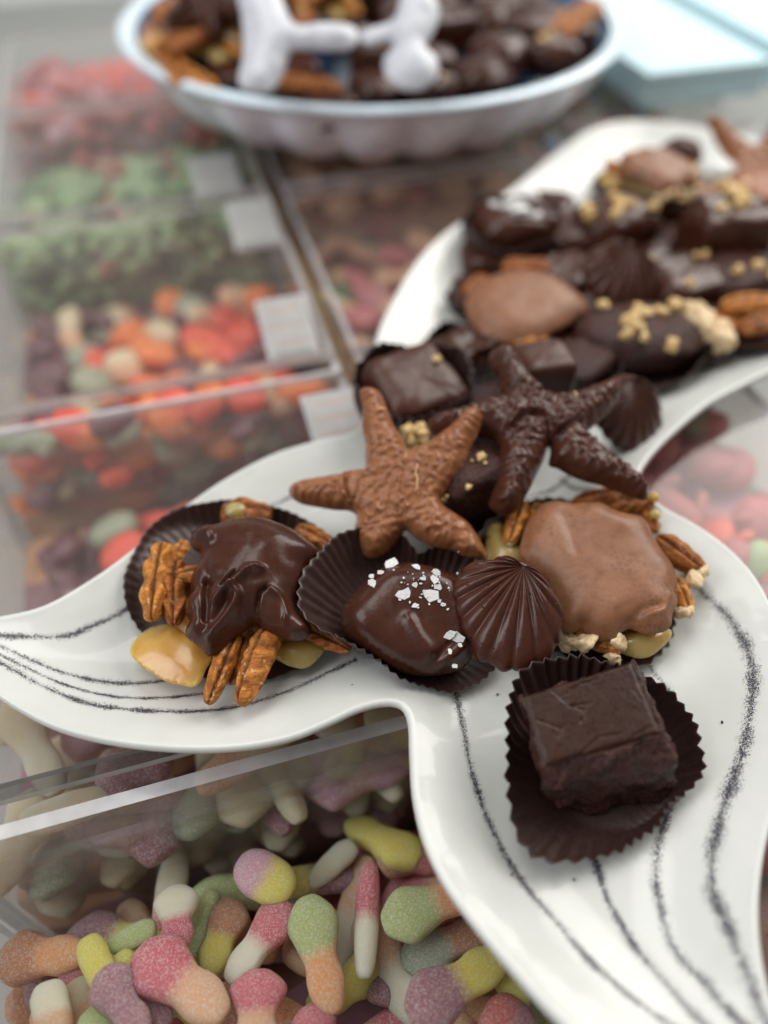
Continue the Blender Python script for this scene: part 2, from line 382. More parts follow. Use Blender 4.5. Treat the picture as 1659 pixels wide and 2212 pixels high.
def superblock(name, P, sx, sy, sz, rz, mat, parent=None, origin=None, e=.45, tilt=(0, 0), nf=.08, nsc=1.0, seed=0, res=40):
    """rounded block (superellipsoid) with lumps; P = centre"""
    V = []; nu, nv = res, res*2
    Rm = Matrix.Rotation(rz, 3, 'Z') @ Matrix.Rotation(tilt[0], 3, 'X') @ Matrix.Rotation(tilt[1], 3, 'Y')
    f = lambda c: math.copysign(abs(c)**e, c)
    for i in range(nu+1):
        ph = -math.pi/2+math.pi*i/nu
        for j in range(nv):
            th = 2*math.pi*j/nv
            x, y, z = f(math.cos(ph))*f(math.cos(th)), f(math.cos(ph))*f(math.sin(th)), f(math.sin(ph))
            n1 = 1+nf*nz(x*nsc+seed*7, y*nsc, z*nsc, 3)
            V.append(Vector(P)+Rm @ Vector((x*sx*n1, y*sy*n1, z*sz*n1)))
    F = [(i*nv+j, i*nv+(j+1) % nv, (i+1)*nv+(j+1) % nv, (i+1)*nv+j) for i in range(nu) for j in range(nv)]
    return mesh(name, V, F, mat, parent, origin)
def liner(rim, cpx, cz, rb, pleats, amp, label, group, bulge=.1, wob=.06, seed=0, tri=True, name='paper_cup', rbs=(1, 1)):
    """fluted paper cup; rim = [(u, v, z)] round the rim, base disc of radius rb at cpx"""
    c = at(*cpx, cz); P = [at(u, v, z) for u, v, z in rim]
    P = sorted(P, key=lambda q: math.atan2(q.y-c.y, q.x-c.x)); n = len(P)
    ang = np.array([math.atan2(q.y-c.y, q.x-c.x) for q in P]); rr = np.array([math.hypot(q.x-c.x, q.y-c.y) for q in P]); zz = np.array([q.z for q in P])
    A3 = np.concatenate([ang-2*math.pi, ang, ang+2*math.pi]); R3 = np.tile(rr, 3); Zz3 = np.tile(zz, 3)
    K = pleats*10; th = np.linspace(-math.pi, math.pi, K, endpoint=False); Rr = np.interp(th, A3, R3); Rz = np.interp(th, A3, Zz3)
    ker = np.ones(pleats//2)/(pleats//2)
    sm = lambda a: np.convolve(np.concatenate([a[-pleats:], a, a[:pleats]]), ker, 'same')[pleats:-pleats]
    Rr = sm(Rr); Rz = sm(Rz)
    V = [c]; rings = []
    ts = [(.0, r) for r in (.25, .5, .75, .95)]+[(t, 1) for t in (.04, .1, .18, .3, .42, .55, .68, .8, .9, .96, 1.0)]
    for t, rs in ts:
        ring = []
        for k in range(K):
            a = th[k]; wv = nz(math.cos(a)*2+seed, math.sin(a)*2, t*1.2, 2)
            ph = (k/10.0+.25*nz(math.cos(a)*3, math.sin(a)*3+seed, 0)) % 1.0
            tw = (4*abs(ph-.5)-1) if tri else math.sin(2*math.pi*ph)
            aw = amp*(1+.5*nz(math.cos(a)*6+seed, math.sin(a)*6, 4))
            rbb = rb*math.hypot(rbs[0]*math.cos(a), rbs[1]*math.sin(a)) if t == 0 or True else rb
            r = rbb*rs+(Rr[k]-rbb)*t; r += tw*aw*(t**1.1)*(1 if rs == 1 else 0)+bulge*math.sin(math.pi*t)+wob*wv*t*3
            z = cz+(Rz[k]-cz)*(t**1.25)+(.02*nz(math.cos(a)*2, math.sin(a)*2, rs*2+seed) if t == 0 else 0)
            x_, y_ = c.x+r*math.cos(a), c.y+r*math.sin(a); ring.append(len(V)); V.append(Vector((x_, y_, max(z+wob*wv*t, pz(x_, y_, -1.0)+.03+(.012*(1+tw) if t > 0 else 0)))))
        rings.append(ring)
    V[0].z = max(V[0].z, pz(c.x, c.y)+.03)
    F = [(0, rings[0][k], rings[0][(k+1) % K]) for k in range(K)]
    for r1, r2 in zip(rings, rings[1:]): F += [(r1[k], r2[k], r2[(k+1) % K], r1[(k+1) % K]) for k in range(K)]
    o = mesh(name, V, F, M['paper'], None, c); sd = o.modifiers.new('s', 'SOLIDIFY'); sd.thickness = .00012; sd.offset = 0
    return tag(o, label, 'paper cup', group)

# ================================================================== the setting
TH = R(16.4); EA = Vector((math.cos(TH), math.sin(TH), 0)); EB = Vector((-math.sin(TH), math.cos(TH), 0))
def ab(a, b, z): return EA*a+EB*b+Vector((0, 0, z))
def boxgeo(a0, a1, b0, b1, z0, z1, bev=0):
    c = [ab(a, b, z) for z in (z0, z1) for b in (b0, b1) for a in (a0, a1)]
    F = [(0, 2, 3, 1), (4, 5, 7, 6), (0, 1, 5, 4), (1, 3, 7, 5), (3, 2, 6, 7), (2, 0, 4, 6)]
    return c, F
def absheet(name, a0, a1, b0, b1, z, mat):
    return mesh(name, [ab(a0, b0, z), ab(a1, b0, z), ab(a1, b1, z), ab(a0, b1, z)], [(0, 1, 2, 3)], mat, None, ab((a0+a1)/2, (b0+b1)/2, z), False)
tag(absheet('counter_top', -90, 90, -40, 170, -16.2, plain('grey_counter', (.3, .31, .3), .5)), kind='structure')
bw = mesh('background_wall', [ab(-140, 150, -40), ab(140, 150, -40), ab(140, 150, 60), ab(-140, 150, 60), ab(-140, 153, -40), ab(140, 153, -40), ab(140, 153, 60), ab(-140, 153, 60)],
          [(0, 1, 2, 3), (4, 7, 6, 5), (0, 4, 5, 1), (1, 5, 6, 2), (2, 6, 7, 3), (3, 7, 4, 0)], plain('pale_wall_paint', (.8, .83, .83), .7), None, ab(0, 150, -40), False)
tag(bw, kind='structure')

A0, A1 = -10.0, 6.1; BW = [-7.2, 10.1, 27.4, 44.7, 62.0, 79.3, 96.6]; GAP = .9; TOPW = -1.78; LIDT = -1.48
DEPTHW = 'shop'
def acrylic_bin(a0, a1, b0, b1, label, lid=True, lid_gap=1.5, near=False):
    t = .28; root = thing('acrylic_bin', ab((a0+a1)/2, (b0+b1)/2, -16), label, 'candy bin', 'clear acrylic candy bins on the counter')
    def panel(nm, *bx, mat=M['acrylic_wall'], edge=M['edge']):
        c, F = boxgeo(*bx); dims = (bx[1]-bx[0], bx[3]-bx[2], bx[5]-bx[4]); k = dims.index(min(dims))
        fm = [0 if (i < 2) == (k == 2) and (k == 2 or (i in ((2, 4) if k == 1 else (3, 5)))) else 1 for i in range(6)]
        return mesh(nm, c, F, [mat, edge], root, smooth=False, fm=fm)
    panel('front_wall', a0, a1, b0, b0+t+.14, -15.9, TOPW, mat=M['acrylic_wall' if near else 'acrylic'])
    panel('back_wall', a0, a1, b1-t, b1, -15.9, TOPW-1.2, mat=M['acrylic'], edge=M['acrylic'])
    panel('side_wall', a0, a0+t, b0+t+.16, b1-t-.02, -15.9, TOPW)
    panel('side_wall', a1-t, a1, b0+t+.16, b1-t-.02, -15.9, TOPW)
    panel('floor_panel', a0+t+.01, a1-t-.01, b0+t+.02, b1-t-.02, -15.9, -15.6)
    if lid: panel('lid', a0+.05, a1-.05, b0+lid_gap, b1-.05, TOPW+.01, LIDT, mat=M['acrylic_lid'])
    if lid: panel('lid_lip', a0+.05, a1-.05, b0+lid_gap-.52, b0+lid_gap-.01, TOPW+.01, LIDT-.01, mat=M['lip' if near else 'acrylic_wall'])
    return root
DEPTHN = ['nearest', 'second nearest', 'third', 'fourth', 'fifth']
for i in range(5):
    acrylic_bin(A0, A1, BW[i]+.05, BW[i+1]-.05, ['clear bin of sour gummies nearest the camera, without a lid', 'clear bin under the left end of the white dish, holding pale sugared gummies',
      'clear bin of red, orange and purple gummies', 'clear bin of pale green gummies', 'clear bin of pinkish red gummies at far left'][i], lid=(i > 0), near=(i == 1))
    acrylic_bin(A1+GAP, A1+GAP+16.1, BW[i]+.05, BW[i+1]-.05, ['clear bin of dark red gummies under the right end of the white dish', 'clear bin of pink gummies right of the white dish',
      'clear bin of mixed gummies with green and red pieces left of the dish', 'clear bin of tan gummies below the white bowl', 'clear bin of red sweets behind the white bowl'][i])
acrylic_bin(A1+2*GAP+16.1, A1+2*GAP+32.2, BW[3]+.05, BW[4]-.05, 'clear bin of colourful sweets far right behind the dish')
acrylic_bin(A1+2*GAP+16.1, A1+2*GAP+32.2, BW[4]+.05, BW[5]-.05, 'clear bin in front of the pale blue box')
tag(mesh('divider_rail', *boxgeo(A1+.2, A1+GAP-.2, 10, 96, -15.9, -2.6), plain('amber_rail', (.2, .13, .06), .5), None, ab(A1+.4, 50, -16), False),
    'brown rail running between the two columns of clear bins', 'rail')

# ------------------------------------------------------------------ gummies
def ringmesh(fx, nu=30, nv=24, e=.75, seed=0, lump=.05):
    V = []; f = lambda c: math.copysign(abs(c)**e, c)
    for i in range(nu+1):
        t = i/nu; x, wd, th, yo = fx(t)
        for j in range(nv):
            a = 2*math.pi*j/nv; n1 = 1+lump*nz(x*1.3+seed, math.cos(a)*1.1, math.sin(a)*1.1, 2)
            V.append(Vector((x, yo+wd*f(math.cos(a))*n1, th*f(math.sin(a))*n1)))
    F = [(i*nv+j, i*nv+(j+1) % nv, (i+1)*nv+(j+1) % nv, (i+1)*nv+j) for i in range(nu) for j in range(nv)]
    return V, F
def fdummy(t):                                                      # round head, waist, tail
    u = t*math.pi; x = -1.8*math.cos(u)
    cap = math.sin(u)**.55
    wd = .62+.36*math.exp(-((x+1.0)/.62)**2)-.06*math.exp(-((x-.25)/.3)**2)+.06*math.exp(-((x-1.0)/.5)**2)
    return x, wd*cap, (.5+.1*math.exp(-((x+1)/.7)**2))*cap, 0
def ffinger(t):
    u = t*math.pi; x = -1.9*math.cos(u); cap = math.sin(u)**.5; return x, (.5-.06*x/1.9)*cap, .42*cap, .1*math.sin(x)
def fround(t):
    u = t*math.pi; x = -1.05*math.cos(u); cap = math.sin(u)**.75; return x, .95*cap, .6*cap, 0
def fworm(t):
    u = t*math.pi; x = -1.7*math.cos(u); cap = math.sin(u)**.45; return x, (.55+.1*math.sin(x*5))*cap, .45*cap, .35*math.sin(x*1.3)
def flimb():                                                        # frog: body with four stubby legs
    V, F = ringmesh(lambda t: (-1.25*math.cos(t*math.pi), .7*math.sin(t*math.pi)**.6, .5*math.sin(t*math.pi)**.6, 0), 18, 16)
    for sx, sy in ((-.75, 1), (-.75, -1), (.75, 1), (.75, -1)):
        W, G = ringmesh(lambda t: (-.55*math.cos(t*math.pi), .26*math.sin(t*math.pi)**.5, .24*math.sin(t*math.pi)**.5, 0), 10, 10)
        k = len(V); q = Matrix.Rotation(sy*(1.1 if sx < 0 else 2.0), 3, 'Z'); V += [q @ v+Vector((sx, sy*.85, -.12)) for v in W]; F += [tuple(i+k for i in f) for f in G]
    return V, F
GEO = {'dummy': ringmesh(fdummy, 36, 28, seed=1), 'finger': ringmesh(ffinger, 30, 22, .8, 2), 'round': ringmesh(fround, 22, 22, .85, 3), 'worm': ringmesh(fworm, 30, 20, .85, 4), 'frog': flimb()}
CC = {'green': (.36, .43, .17), 'orange': (.72, .31, .13), 'pink': (.52, .12, .15), 'white': (.7, .61, .46), 'yellow': (.66, .54, .08), 'purple': (.30, .14, .17), 'peach': (.66, .37, .22),
      'mauve': (.55, .29, .36), 'cream': (.66, .54, .36), 'red': (.75, .075, .035), 'dred': (.16, .012, .012), 'dpurple': (.12, .035, .055), 'grey': (.30, .34, .25), 'pgreen': (.33, .46, .24),
      'dgreen': (.05, .12, .06), 'tan': (.62, .34, .2), 'rose': (.46, .1, .095), 'brightgreen': (.06, .2, .04), 'blue': (.1, .25, .5), 'brown': (.16, .07, .045), 'dkorange': (.85, .2, .04), 'olive': (.22, .25, .13), 'tawny': (.45, .2, .1)}
MC = {}
def gmesh(kind, a, b, sugar=1.0):
    k = (kind, a, b, sugar)
    if k not in MC:
        mk = ('m', a, b, sugar)
        if mk not in MC: MC[mk] = gummy_mat('gummy_%s_%s' % (a, b), CC[a], CC[b], sugar=sugar)
        V, F = GEO[kind]; me = bpy.data.meshes.new('gummy'); me.from_pydata([tuple(v*CM) for v in V], [], F); me.materials.append(MC[mk])
        me.polygons.foreach_set('use_smooth', [True]*len(me.polygons)); MC[k] = me
    return MC[k]
def gummy(kind, a, b, P, Xd, roll, sx, sy, sz, label, group, name='sour_gummy', cat='gummy', sugar=1.0):
    o = bpy.data.objects.new(name, gmesh(kind, a, b, sugar)); COL.objects.link(o)
    X = Vector(Xd).normalized(); Y = Vector((0, 0, 1)).cross(X).normalized(); Zv = X.cross(Y); Rm = Matrix.Rotation(roll, 3, X)
    m = Matrix((X, Rm @ Y, Rm @ Zv)).transposed().to_4x4(); o.matrix_world = Matrix.Translation(Vector(P)*CM) @ m @ Matrix.Diagonal((sx, sy, sz, 1))
    return tag(o, label, cat, group)
def gpx(kind, a, b, p, q, wpx, z, label, dz=0, roll=0, group='sour gummies in the nearest bin', wbase=1.0, lbase=1.8):
    A = at(*p, z); B = at(*q, z+dz); L = (B-A).length/2; W = wpx*(A-CAMP).length/FOC/2
    if kind == 'finger': wbase, lbase = .52, 1.9
    if kind == 'round': wbase, lbase = .95, 1.05
    if kind == 'dummy': wbase = .92
    return gummy(kind, a, b, (A+B)/2, B-A, roll, L/lbase, W/wbase*.9, W/wbase*.82, label, group)
def G(Zf, kind, a, b, p, q, wz, z, label, **k):
    pp, qq = Zf([p, q]); s = .3968 if Zf in (ZG2, ZG3) else .5952
    # p, q are the centres of the two ends: lengthen to the tips
    d = Vector(qq)-Vector(pp); d = d.normalized()*wz*s*.42 if d.length > 0 else Vector((1, 0))
    pp = (pp[0]-d.x, pp[1]-d.y); qq = (qq[0]+d.x, qq[1]+d.y)
    return gpx(kind, a, b, pp, qq, wz*s, z, label, **k)
G(ZG3, 'dummy', 'green', 'orange', (450, 430), (545, 850), 280, -4.6, 'upright sour gummy with green head and orange tail in the nearest bin', roll=.1)
G(ZG3, 'finger', 'pink', 'white', (770, 200), (735, 700), 165, -4.8, 'long thin gummy, pink above and white below', roll=1.2)
G(ZG3, 'dummy', 'green', 'orange', (950, 430), (1270, 300), 290, -4.4, 'gummy with round green head and orange tail lying against the dish edge')
G(ZG3, 'dummy', 'grey', 'tawny', (1040, 640), (1330, 520), 250, -5.6, 'dull green and amber gummy beneath the green and orange one by the dish')
G(ZG3, 'dummy', 'purple', 'yellow', (1080, 900), (1400, 700), 300, -4.3, 'gummy with purple head and yellow tail near the bottom edge')
G(ZG3, 'finger', 'yellow', 'yellow', (1500, 690), (1560, 900), 160, -4.9, 'slim yellow gummy beside the dish')
G(ZG3, 'round', 'mauve', 'yellow', (140, 180), (260, 250), 250, -4.8, 'stubby gummy with mauve top and yellow underside')
G(ZG3, 'dummy', 'pink', 'white', (270, 430), (60, 710), 240, -4.9, 'slanting gummy, pink at its head and off-white at its tail', roll=.3)
G(ZG3, 'finger', 'white', 'cream', (650, 80), (470, 210), 140, -6.0, 'blurred off-white gummy lying deep behind the pink and white one')
G(ZG3, 'dummy', 'tawny', 'rose', (900, 110), (1080, 130), 220, -6.0, 'blurred amber gummy next to the dish edge')
G(ZG3, 'dummy', 'pink', 'peach', (160, 840), (150, 1060), 300, -4.6, 'pink and peach gummy cut off by the bottom edge')
G(ZG3, 'dummy', 'purple', 'purple', (880, 800), (820, 640), 270, -6.2, 'dull purple gummy deep between its neighbours')
G(ZG3, 'dummy', 'pink', 'pink', (470, 1010), (520, 1150), 260, -4.8, 'pink gummy tip rising at the bottom edge')
G(ZG2, 'dummy', 'tawny', 'yellow', (1240, 430), (1170, 640), 250, -5.8, 'amber and yellow gummy sunk behind the slanting one')
G(ZG3, 'round', 'rose', 'purple', (1480, 1000), (1560, 1060), 280, -4.7, 'reddish gummy in the corner under the yellow ones')
G(ZG2, 'dummy', 'white', 'pink', (960, 360), (965, 520), 240, -4.7, 'gummy with an upright off-white end and pink base')
G(ZG2, 'dummy', 'pink', 'peach', (860, 690), (1120, 890), 320, -4.4, 'large pink and peach gummy lying diagonally', roll=-.2)
G(ZG2, 'finger', 'green', 'green', (800, 520), (640, 560), 130, -4.9, 'small green gummy end poking out level')
G(ZG2, 'finger', 'yellow', 'yellow', (510, 590), (590, 870), 155, -4.6, 'yellow gummy standing left of a purple one')
G(ZG2, 'finger', 'yellow', 'purple', (690, 670), (870, 980), 150, -4.8, 'yellow gummy leaning right with a purple end')
G(ZG2, 'dummy', 'purple', 'purple', (610, 800), (730, 1010), 240, -4.2, 'glittering sugared purple gummy at the front')
G(ZG2, 'finger', 'white', 'peach', (285, 850), (290, 1080), 180, -4.8, 'pale peach gummy standing at the bottom left')
G(ZG2, 'round', 'green', 'green', (520, 1000), (540, 1060), 190, -4.6, 'round green gummy at the bottom edge')
G(ZG2, 'round', 'pink', 'pink', (420, 700), (400, 740), 170, -6.2, 'small magenta gummy deep in the bin by the corner')
G(ZG2, 'dummy', 'cream', 'peach', (430, 860), (480, 950), 200, -5.4, 'beige gummy under the yellow and purple ones')
# big sugared ones in the gap behind the front wall of the second bin
g2 = 'pale sugared gummies in the bin under the left end of the dish'
G(ZG1, 'dummy', 'cream', 'white', (70, 110), (180, 330), 170, -3.4, 'off-white gummy standing below the left end of the dish', group=g2)
G(ZG1, 'dummy', 'purple', 'purple', (440, 330), (540, 290), 230, -3.3, 'big round sugared purple gummy behind the clear wall', group=g2)
G(ZG1, 'finger', 'white', 'cream', (120, 480), (380, 420), 120, -3.2, 'long white sugared gummy along the clear wall', group=g2)
G(ZG1, 'finger', 'cream', 'tan', (1000, 190), (760, 330), 150, -3.2, 'beige sugared gummy slanting behind the clear wall', group=g2)
G(ZG1, 'round', 'white', 'cream', (1180, 140), (1240, 145), 120, -3.2, 'small white sugared gummy in the notch below the dish', group=g2)
G(ZG1, 'finger', 'cream', 'cream', (1370, 110), (1560, 90), 120, -3.1, 'creamy yellow sugared gummy in the notch under the dish', group=g2)
G(ZG1, 'dummy', 'mauve', 'purple', (300, 190), (420, 160), 190, -4.2, 'dim purple gummy under the lower edge of the dish', group=g2)
G(ZG1, 'dummy', 'purple', 'mauve', (560, 520), (420, 500), 260, -4.9, 'large pale purple gummy seen through the clear wall', group=g2)
G(ZG1, 'dummy', 'cream', 'white', (860, 410), (1050, 330), 230, -4.6, 'large cream gummy seen through the clear wall', group=g2)
G(ZG1, 'dummy', 'mauve', 'mauve', (1200, 330), (1380, 290), 260, -4.9, 'large mauve gummy seen through the clear wall by the dish', group=g2)

def bmp_heap(a0, a1, b0, b1, z, pal, label_mat, kind_label):
    """the mass of sweets under the top layer of a bin"""
    V = []; nx = 36
    for j in range(nx+1):
        for i in range(nx+1):
            a = a0+(a1-a0)*i/nx; b = b0+(b1-b0)*j/nx; v = noise.voronoi(Vector((a*.55, b*.55, z)))[0][0]
            V.append(ab(a, b, z+.9-1.0*v))
    F = [(j*(nx+1)+i, j*(nx+1)+i+1, (j+1)*(nx+1)+i+1, (j+1)*(nx+1)+i) for j in range(nx) for i in range(nx)]
    k = len(V); V += [ab(a0, b0, -15.5), ab(a1, b0, -15.5), ab(a1, b1, -15.5), ab(a0, b1, -15.5)]
    c = [0, nx, (nx+1)**2-1, nx*(nx+1)]
    sides = [[i for i in range(nx+1)], [i*(nx+1)+nx for i in range(nx+1)], [nx*(nx+1)+nx-i for i in range(nx+1)], [(nx-i)*(nx+1) for i in range(nx+1)]]
    for s_, (p, q) in zip(sides, ((0, 1), (1, 2), (2, 3), (3, 0))): F.append(tuple([k+p, k+q]+s_[::-1]))
    F.append((k, k+3, k+2, k+1))
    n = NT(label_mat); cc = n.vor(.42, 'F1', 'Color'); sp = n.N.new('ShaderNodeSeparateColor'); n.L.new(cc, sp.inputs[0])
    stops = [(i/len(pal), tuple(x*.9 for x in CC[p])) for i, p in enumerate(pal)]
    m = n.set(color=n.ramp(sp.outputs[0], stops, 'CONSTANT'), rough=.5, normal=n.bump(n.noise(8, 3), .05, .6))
    o = mesh('gummy_heap', V, F, m, None, ab((a0+a1)/2, (b0+b1)/2, -15.5)); tag(o, kind_label, 'gummy heap', kind='stuff')
def scatter(a0, a1, b0, b1, zf, n_a, n_b, kinds, pairs, size, name, label, group, layers=1, seed=0, skip=None, cat='gummy', sugar=1.0, heap=None, tilt=.5, wts=None):
    rnd = random.Random(seed)
    for l in range(layers):
        for i in range(n_a):
            for j in range(n_b):
                a = a0+(a1-a0)*(i+.5+rnd.uniform(-.35, .35)+(.5 if j % 2 else 0)*.6)/n_a; b = b0+(b1-b0)*(j+.5+rnd.uniform(-.35, .35))/n_b
                a = min(max(a, a0+.8), a1-.8); b = min(max(b, b0+.8), b1-.8)
                z = zf(a, b)-l*1.0+rnd.uniform(-.35, .35); P = ab(a, b, z)
                if skip and skip(P): continue
                th = rnd.uniform(0, 6.28); X = Vector((math.cos(th), math.sin(th), rnd.uniform(-tilt, tilt)))
                pa, pb = rnd.choices(pairs, wts)[0]; s = size*rnd.uniform(.88, 1.12)
                gummy(rnd.choice(kinds), pa, pb, P, X, rnd.uniform(-.7, .7), s, s, s, label(pa, pb) if callable(label) else label, group, name, cat, sugar)
def proj(P):
    d = Vector(P)-CAMP; k = d.dot(FWD); return CU+FOC*d.x/k, CV-FOC*d.dot(UPV)/k
m_ = .7
# nearest bin
sour = [('pink', 'peach'), ('green', 'orange'), ('purple', 'yellow'), ('white', 'pink'), ('peach', 'white'), ('tawny', 'orange'), ('yellow', 'yellow'), ('green', 'green')]
scatter(A0+m_, A1-m_, BW[0]+8, BW[1]-m_, lambda a, b: -6.4+.03*a, 7, 5, ['dummy', 'finger', 'dummy'], sour, .9, 'sour_gummy', lambda a, b: 'sour gummy of %s in the lower layer of the nearest bin' % (a if a == b else a.replace('tawny', 'amber')+' and '+b), 'sour gummies deep in the nearest bin', 1, 11)
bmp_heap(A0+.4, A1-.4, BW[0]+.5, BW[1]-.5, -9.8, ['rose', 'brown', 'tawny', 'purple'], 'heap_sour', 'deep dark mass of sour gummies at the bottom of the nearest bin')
# second bin: pale sugared gummies near the front wall
pale = [('white', 'cream'), ('cream', 'cream'), ('white', 'white'), ('mauve', 'purple'), ('grey', 'white'), ('cream', 'peach'), ('cream', 'white'), ('peach', 'mauve')]
scatter(A0+m_, A1-m_, BW[1]+.9, BW[1]+8, lambda a, b: -5.2-.16*(b-BW[1]), 5, 3, ['dummy', 'finger', 'dummy'], pale, 1.0, 'sugared_gummy', lambda a, b: 'sugared gummy of %s seen through the lid of the second bin' % (a if a == b else a+' and '+b), 'pale sugared gummies under the lid of the second bin', 1, 12)
scatter(A0+m_, A1-m_, BW[1]+.9, BW[1]+2.0, lambda a, b: -4.6, 6, 1, ['dummy', 'finger', 'dummy'], pale, 1.0, 'sugared_gummy', lambda a, b: 'sugared gummy of %s pressed against the clear wall of the second bin' % (a if a == b else a+' and '+b), 'pale sugared gummies against the clear wall', 5, 31)
scatter(A0+m_, A1-m_, BW[1]-3.2, BW[1]-.9, lambda a, b: -7.6, 6, 1, ['dummy', 'round'], [('rose', 'tawny'), ('tawny', 'orange'), ('purple', 'rose'), ('pink', 'peach')], .95, 'sour_gummy', lambda a, b: 'sour gummy of %s behind the others in the nearest bin' % (a if a == b else a.replace('tawny', 'amber')+' and '+b.replace('tawny', 'amber')), 'sour gummies at the back of the nearest bin', 2, 32)
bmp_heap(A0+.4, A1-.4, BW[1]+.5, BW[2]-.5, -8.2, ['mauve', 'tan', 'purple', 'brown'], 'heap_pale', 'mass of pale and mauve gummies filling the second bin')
# third bin: red, orange, cream, purple, grey-green
mixed = [('red', 'red'), ('dkorange', 'dkorange'), ('dpurple', 'dpurple'), ('cream', 'tan'), ('grey', 'grey'), ('red', 'dkorange')]
scatter(A0+m_, A1-m_, BW[2]+m_, BW[3]-m_, lambda a, b: -5.0-.12*(b-BW[2]), 7, 8, ['round', 'worm', 'round'], mixed, 1.12, 'fruit_gummy',
        lambda a, b: {'red': 'bright red gummy in the mixed heap of the third bin', 'dkorange': 'orange gummy in the mixed heap of the third bin', 'dpurple': 'dark purple gummy in the mixed heap of the third bin',
                      'cream': 'cream gummy in the mixed heap of the third bin', 'grey': 'grey-green gummy in the mixed heap of the third bin'}[a], 'mixed fruit gummies in the third bin', 1, 13, sugar=.25, wts=[3, 2, 3, 2.5, 2, 1.5])
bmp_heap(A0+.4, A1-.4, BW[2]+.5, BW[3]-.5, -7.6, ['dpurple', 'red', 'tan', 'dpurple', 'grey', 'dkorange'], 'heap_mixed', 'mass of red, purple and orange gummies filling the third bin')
def wall_layer(b, pal, kinds, size, name, label, group, z0, n, layers, seed, sugar, a0=A0, a1=A1):
    scatter(a0+m_, a1-m_, b+.9, b+2.1, lambda a, b_: z0, n, 1, kinds, pal, size, name, label, group, layers, seed, sugar=sugar)
MIXL = lambda where: (lambda a, b: {'red': 'bright red', 'dkorange': 'orange', 'dpurple': 'dark purple', 'cream': 'cream', 'grey': 'grey-green'}[a]+' gummy '+where)
wall_layer(BW[2], mixed, ['round', 'worm', 'round'], 1.15, 'fruit_gummy', MIXL('pressed against the front wall of the third bin'), 'mixed fruit gummies against the clear wall', -3.1, 7, 4, 41, .25)
scatter(A0+m_, A1-m_, BW[1]+8.5, BW[2]-m_, lambda a, b: -6.9, 6, 4, ['round', 'worm', 'round'], mixed, 1.15, 'fruit_gummy', MIXL('at the back of the second bin'), 'mixed fruit gummies at the back of the second bin', 1, 42, sugar=.25)
wall_layer(BW[3], [('pgreen', 'pgreen'), ('pgreen', 'dgreen'), ('pgreen', 'pgreen')], ['frog'], 1.15, 'gummy_frog', 'pale green gummy pressed against the front wall of the fourth bin', 'pale green gummies against the clear wall', -2.9, 7, 4, 43, .5)
wall_layer(BW[4], [('rose', 'rose'), ('red', 'rose'), ('rose', 'mauve')], ['round', 'worm'], 1.35, 'berry_gummy', 'pinkish red gummy pressed against the front wall of the fifth bin', 'red gummies against the clear wall', -3.0, 6, 3, 44, .4)
# fourth bin: pale green
scatter(A0+m_, A1-m_, BW[3]+m_, BW[4]-m_, lambda a, b: -4.6-.05*(b-BW[3]), 7, 8, ['frog'], [('pgreen', 'pgreen'), ('pgreen', 'dgreen'), ('pgreen', 'pgreen'), ('pgreen', 'rose')], 1.15, 'gummy_frog', 'pale green gummy in the green heap of the fourth bin', 'pale green gummies in the fourth bin', 1, 14, sugar=.5)
bmp_heap(A0+.4, A1-.4, BW[3]+.5, BW[4]-.5, -6.2, ['pgreen', 'pgreen', 'dgreen', 'olive'], 'heap_green', 'mass of pale green gummies filling the fourth bin')
# fifth bin: pinkish red
scatter(A0+m_, A1-m_, BW[4]+m_, BW[5]-m_, lambda a, b: -4.2, 6, 6, ['round', 'worm'], [('rose', 'rose'), ('red', 'rose'), ('rose', 'mauve')], 1.4, 'berry_gummy', 'pinkish red gummy in the heap of the fifth bin', 'red gummies in the fifth bin', 1, 15, sugar=.4)
bmp_heap(A0+.4, A1-.4, BW[4]+.5, BW[5]-.5, -5.2, ['rose', 'red', 'rose'], 'heap_red', 'mass of pinkish red gummies filling the fifth bin')
# right column
B0, B1 = A1+GAP, A1+GAP+16.1
scatter(B0+m_, B1-m_, BW[0]+10, BW[1]-m_, lambda a, b: -3.4, 5, 2, ['round', 'worm'], [('dred', 'dred'), ('dred', 'brown')], 1.3, 'cherry_gummy', 'dark red gummy under the right end of the dish', 'dark red gummies in the near right bin', 1, 16, sugar=.05)
bmp_heap(B0+.4, B1-.4, BW[0]+.5, BW[1]-.5, -4.6, ['dred', 'brown', 'dred'], 'heap_dred', 'mass of dark red gummies filling the near right bin')
scatter(B0+m_, B1-m_, BW[1]+m_, BW[2]-m_, lambda a, b: -3.9, 7, 7, ['round', 'frog', 'worm'], [('red', 'rose'), ('pink', 'rose'), ('pink', 'pink'), ('rose', 'red'), ('pgreen', 'rose')], 1.1, 'berry_gummy', 'pink or green gummy in the bin right of the dish', 'pink gummies right of the dish', 1, 17, sugar=.4)
bmp_heap(B0+.4, B1-.4, BW[1]+.5, BW[2]-.5, -5.0, ['rose', 'mauve', 'rose', 'grey'], 'heap_pink', 'mass of pink gummies in the bin right of the dish')
scatter(B0+m_, B1-m_, BW[2]+m_, BW[3]-m_, lambda a, b: -5.2+.0*(b-BW[2]), 7, 7, ['worm', 'round'], [('tan', 'tan'), ('brightgreen', 'brightgreen'), ('pink', 'pink'), ('cream', 'tan'), ('rose', 'tan')], 1.1, 'fizzy_gummy',
        lambda a, b: {'brightgreen': 'bright green gummy in the bin left of the dish', 'pink': 'raspberry pink gummy in the bin left of the dish'}.get(a, 'tan or rose gummy in the bin left of the dish'), 'mixed gummies left of the dish', 1, 18, sugar=.4, wts=[3, 2.2, 1.2, 2, 2.5])
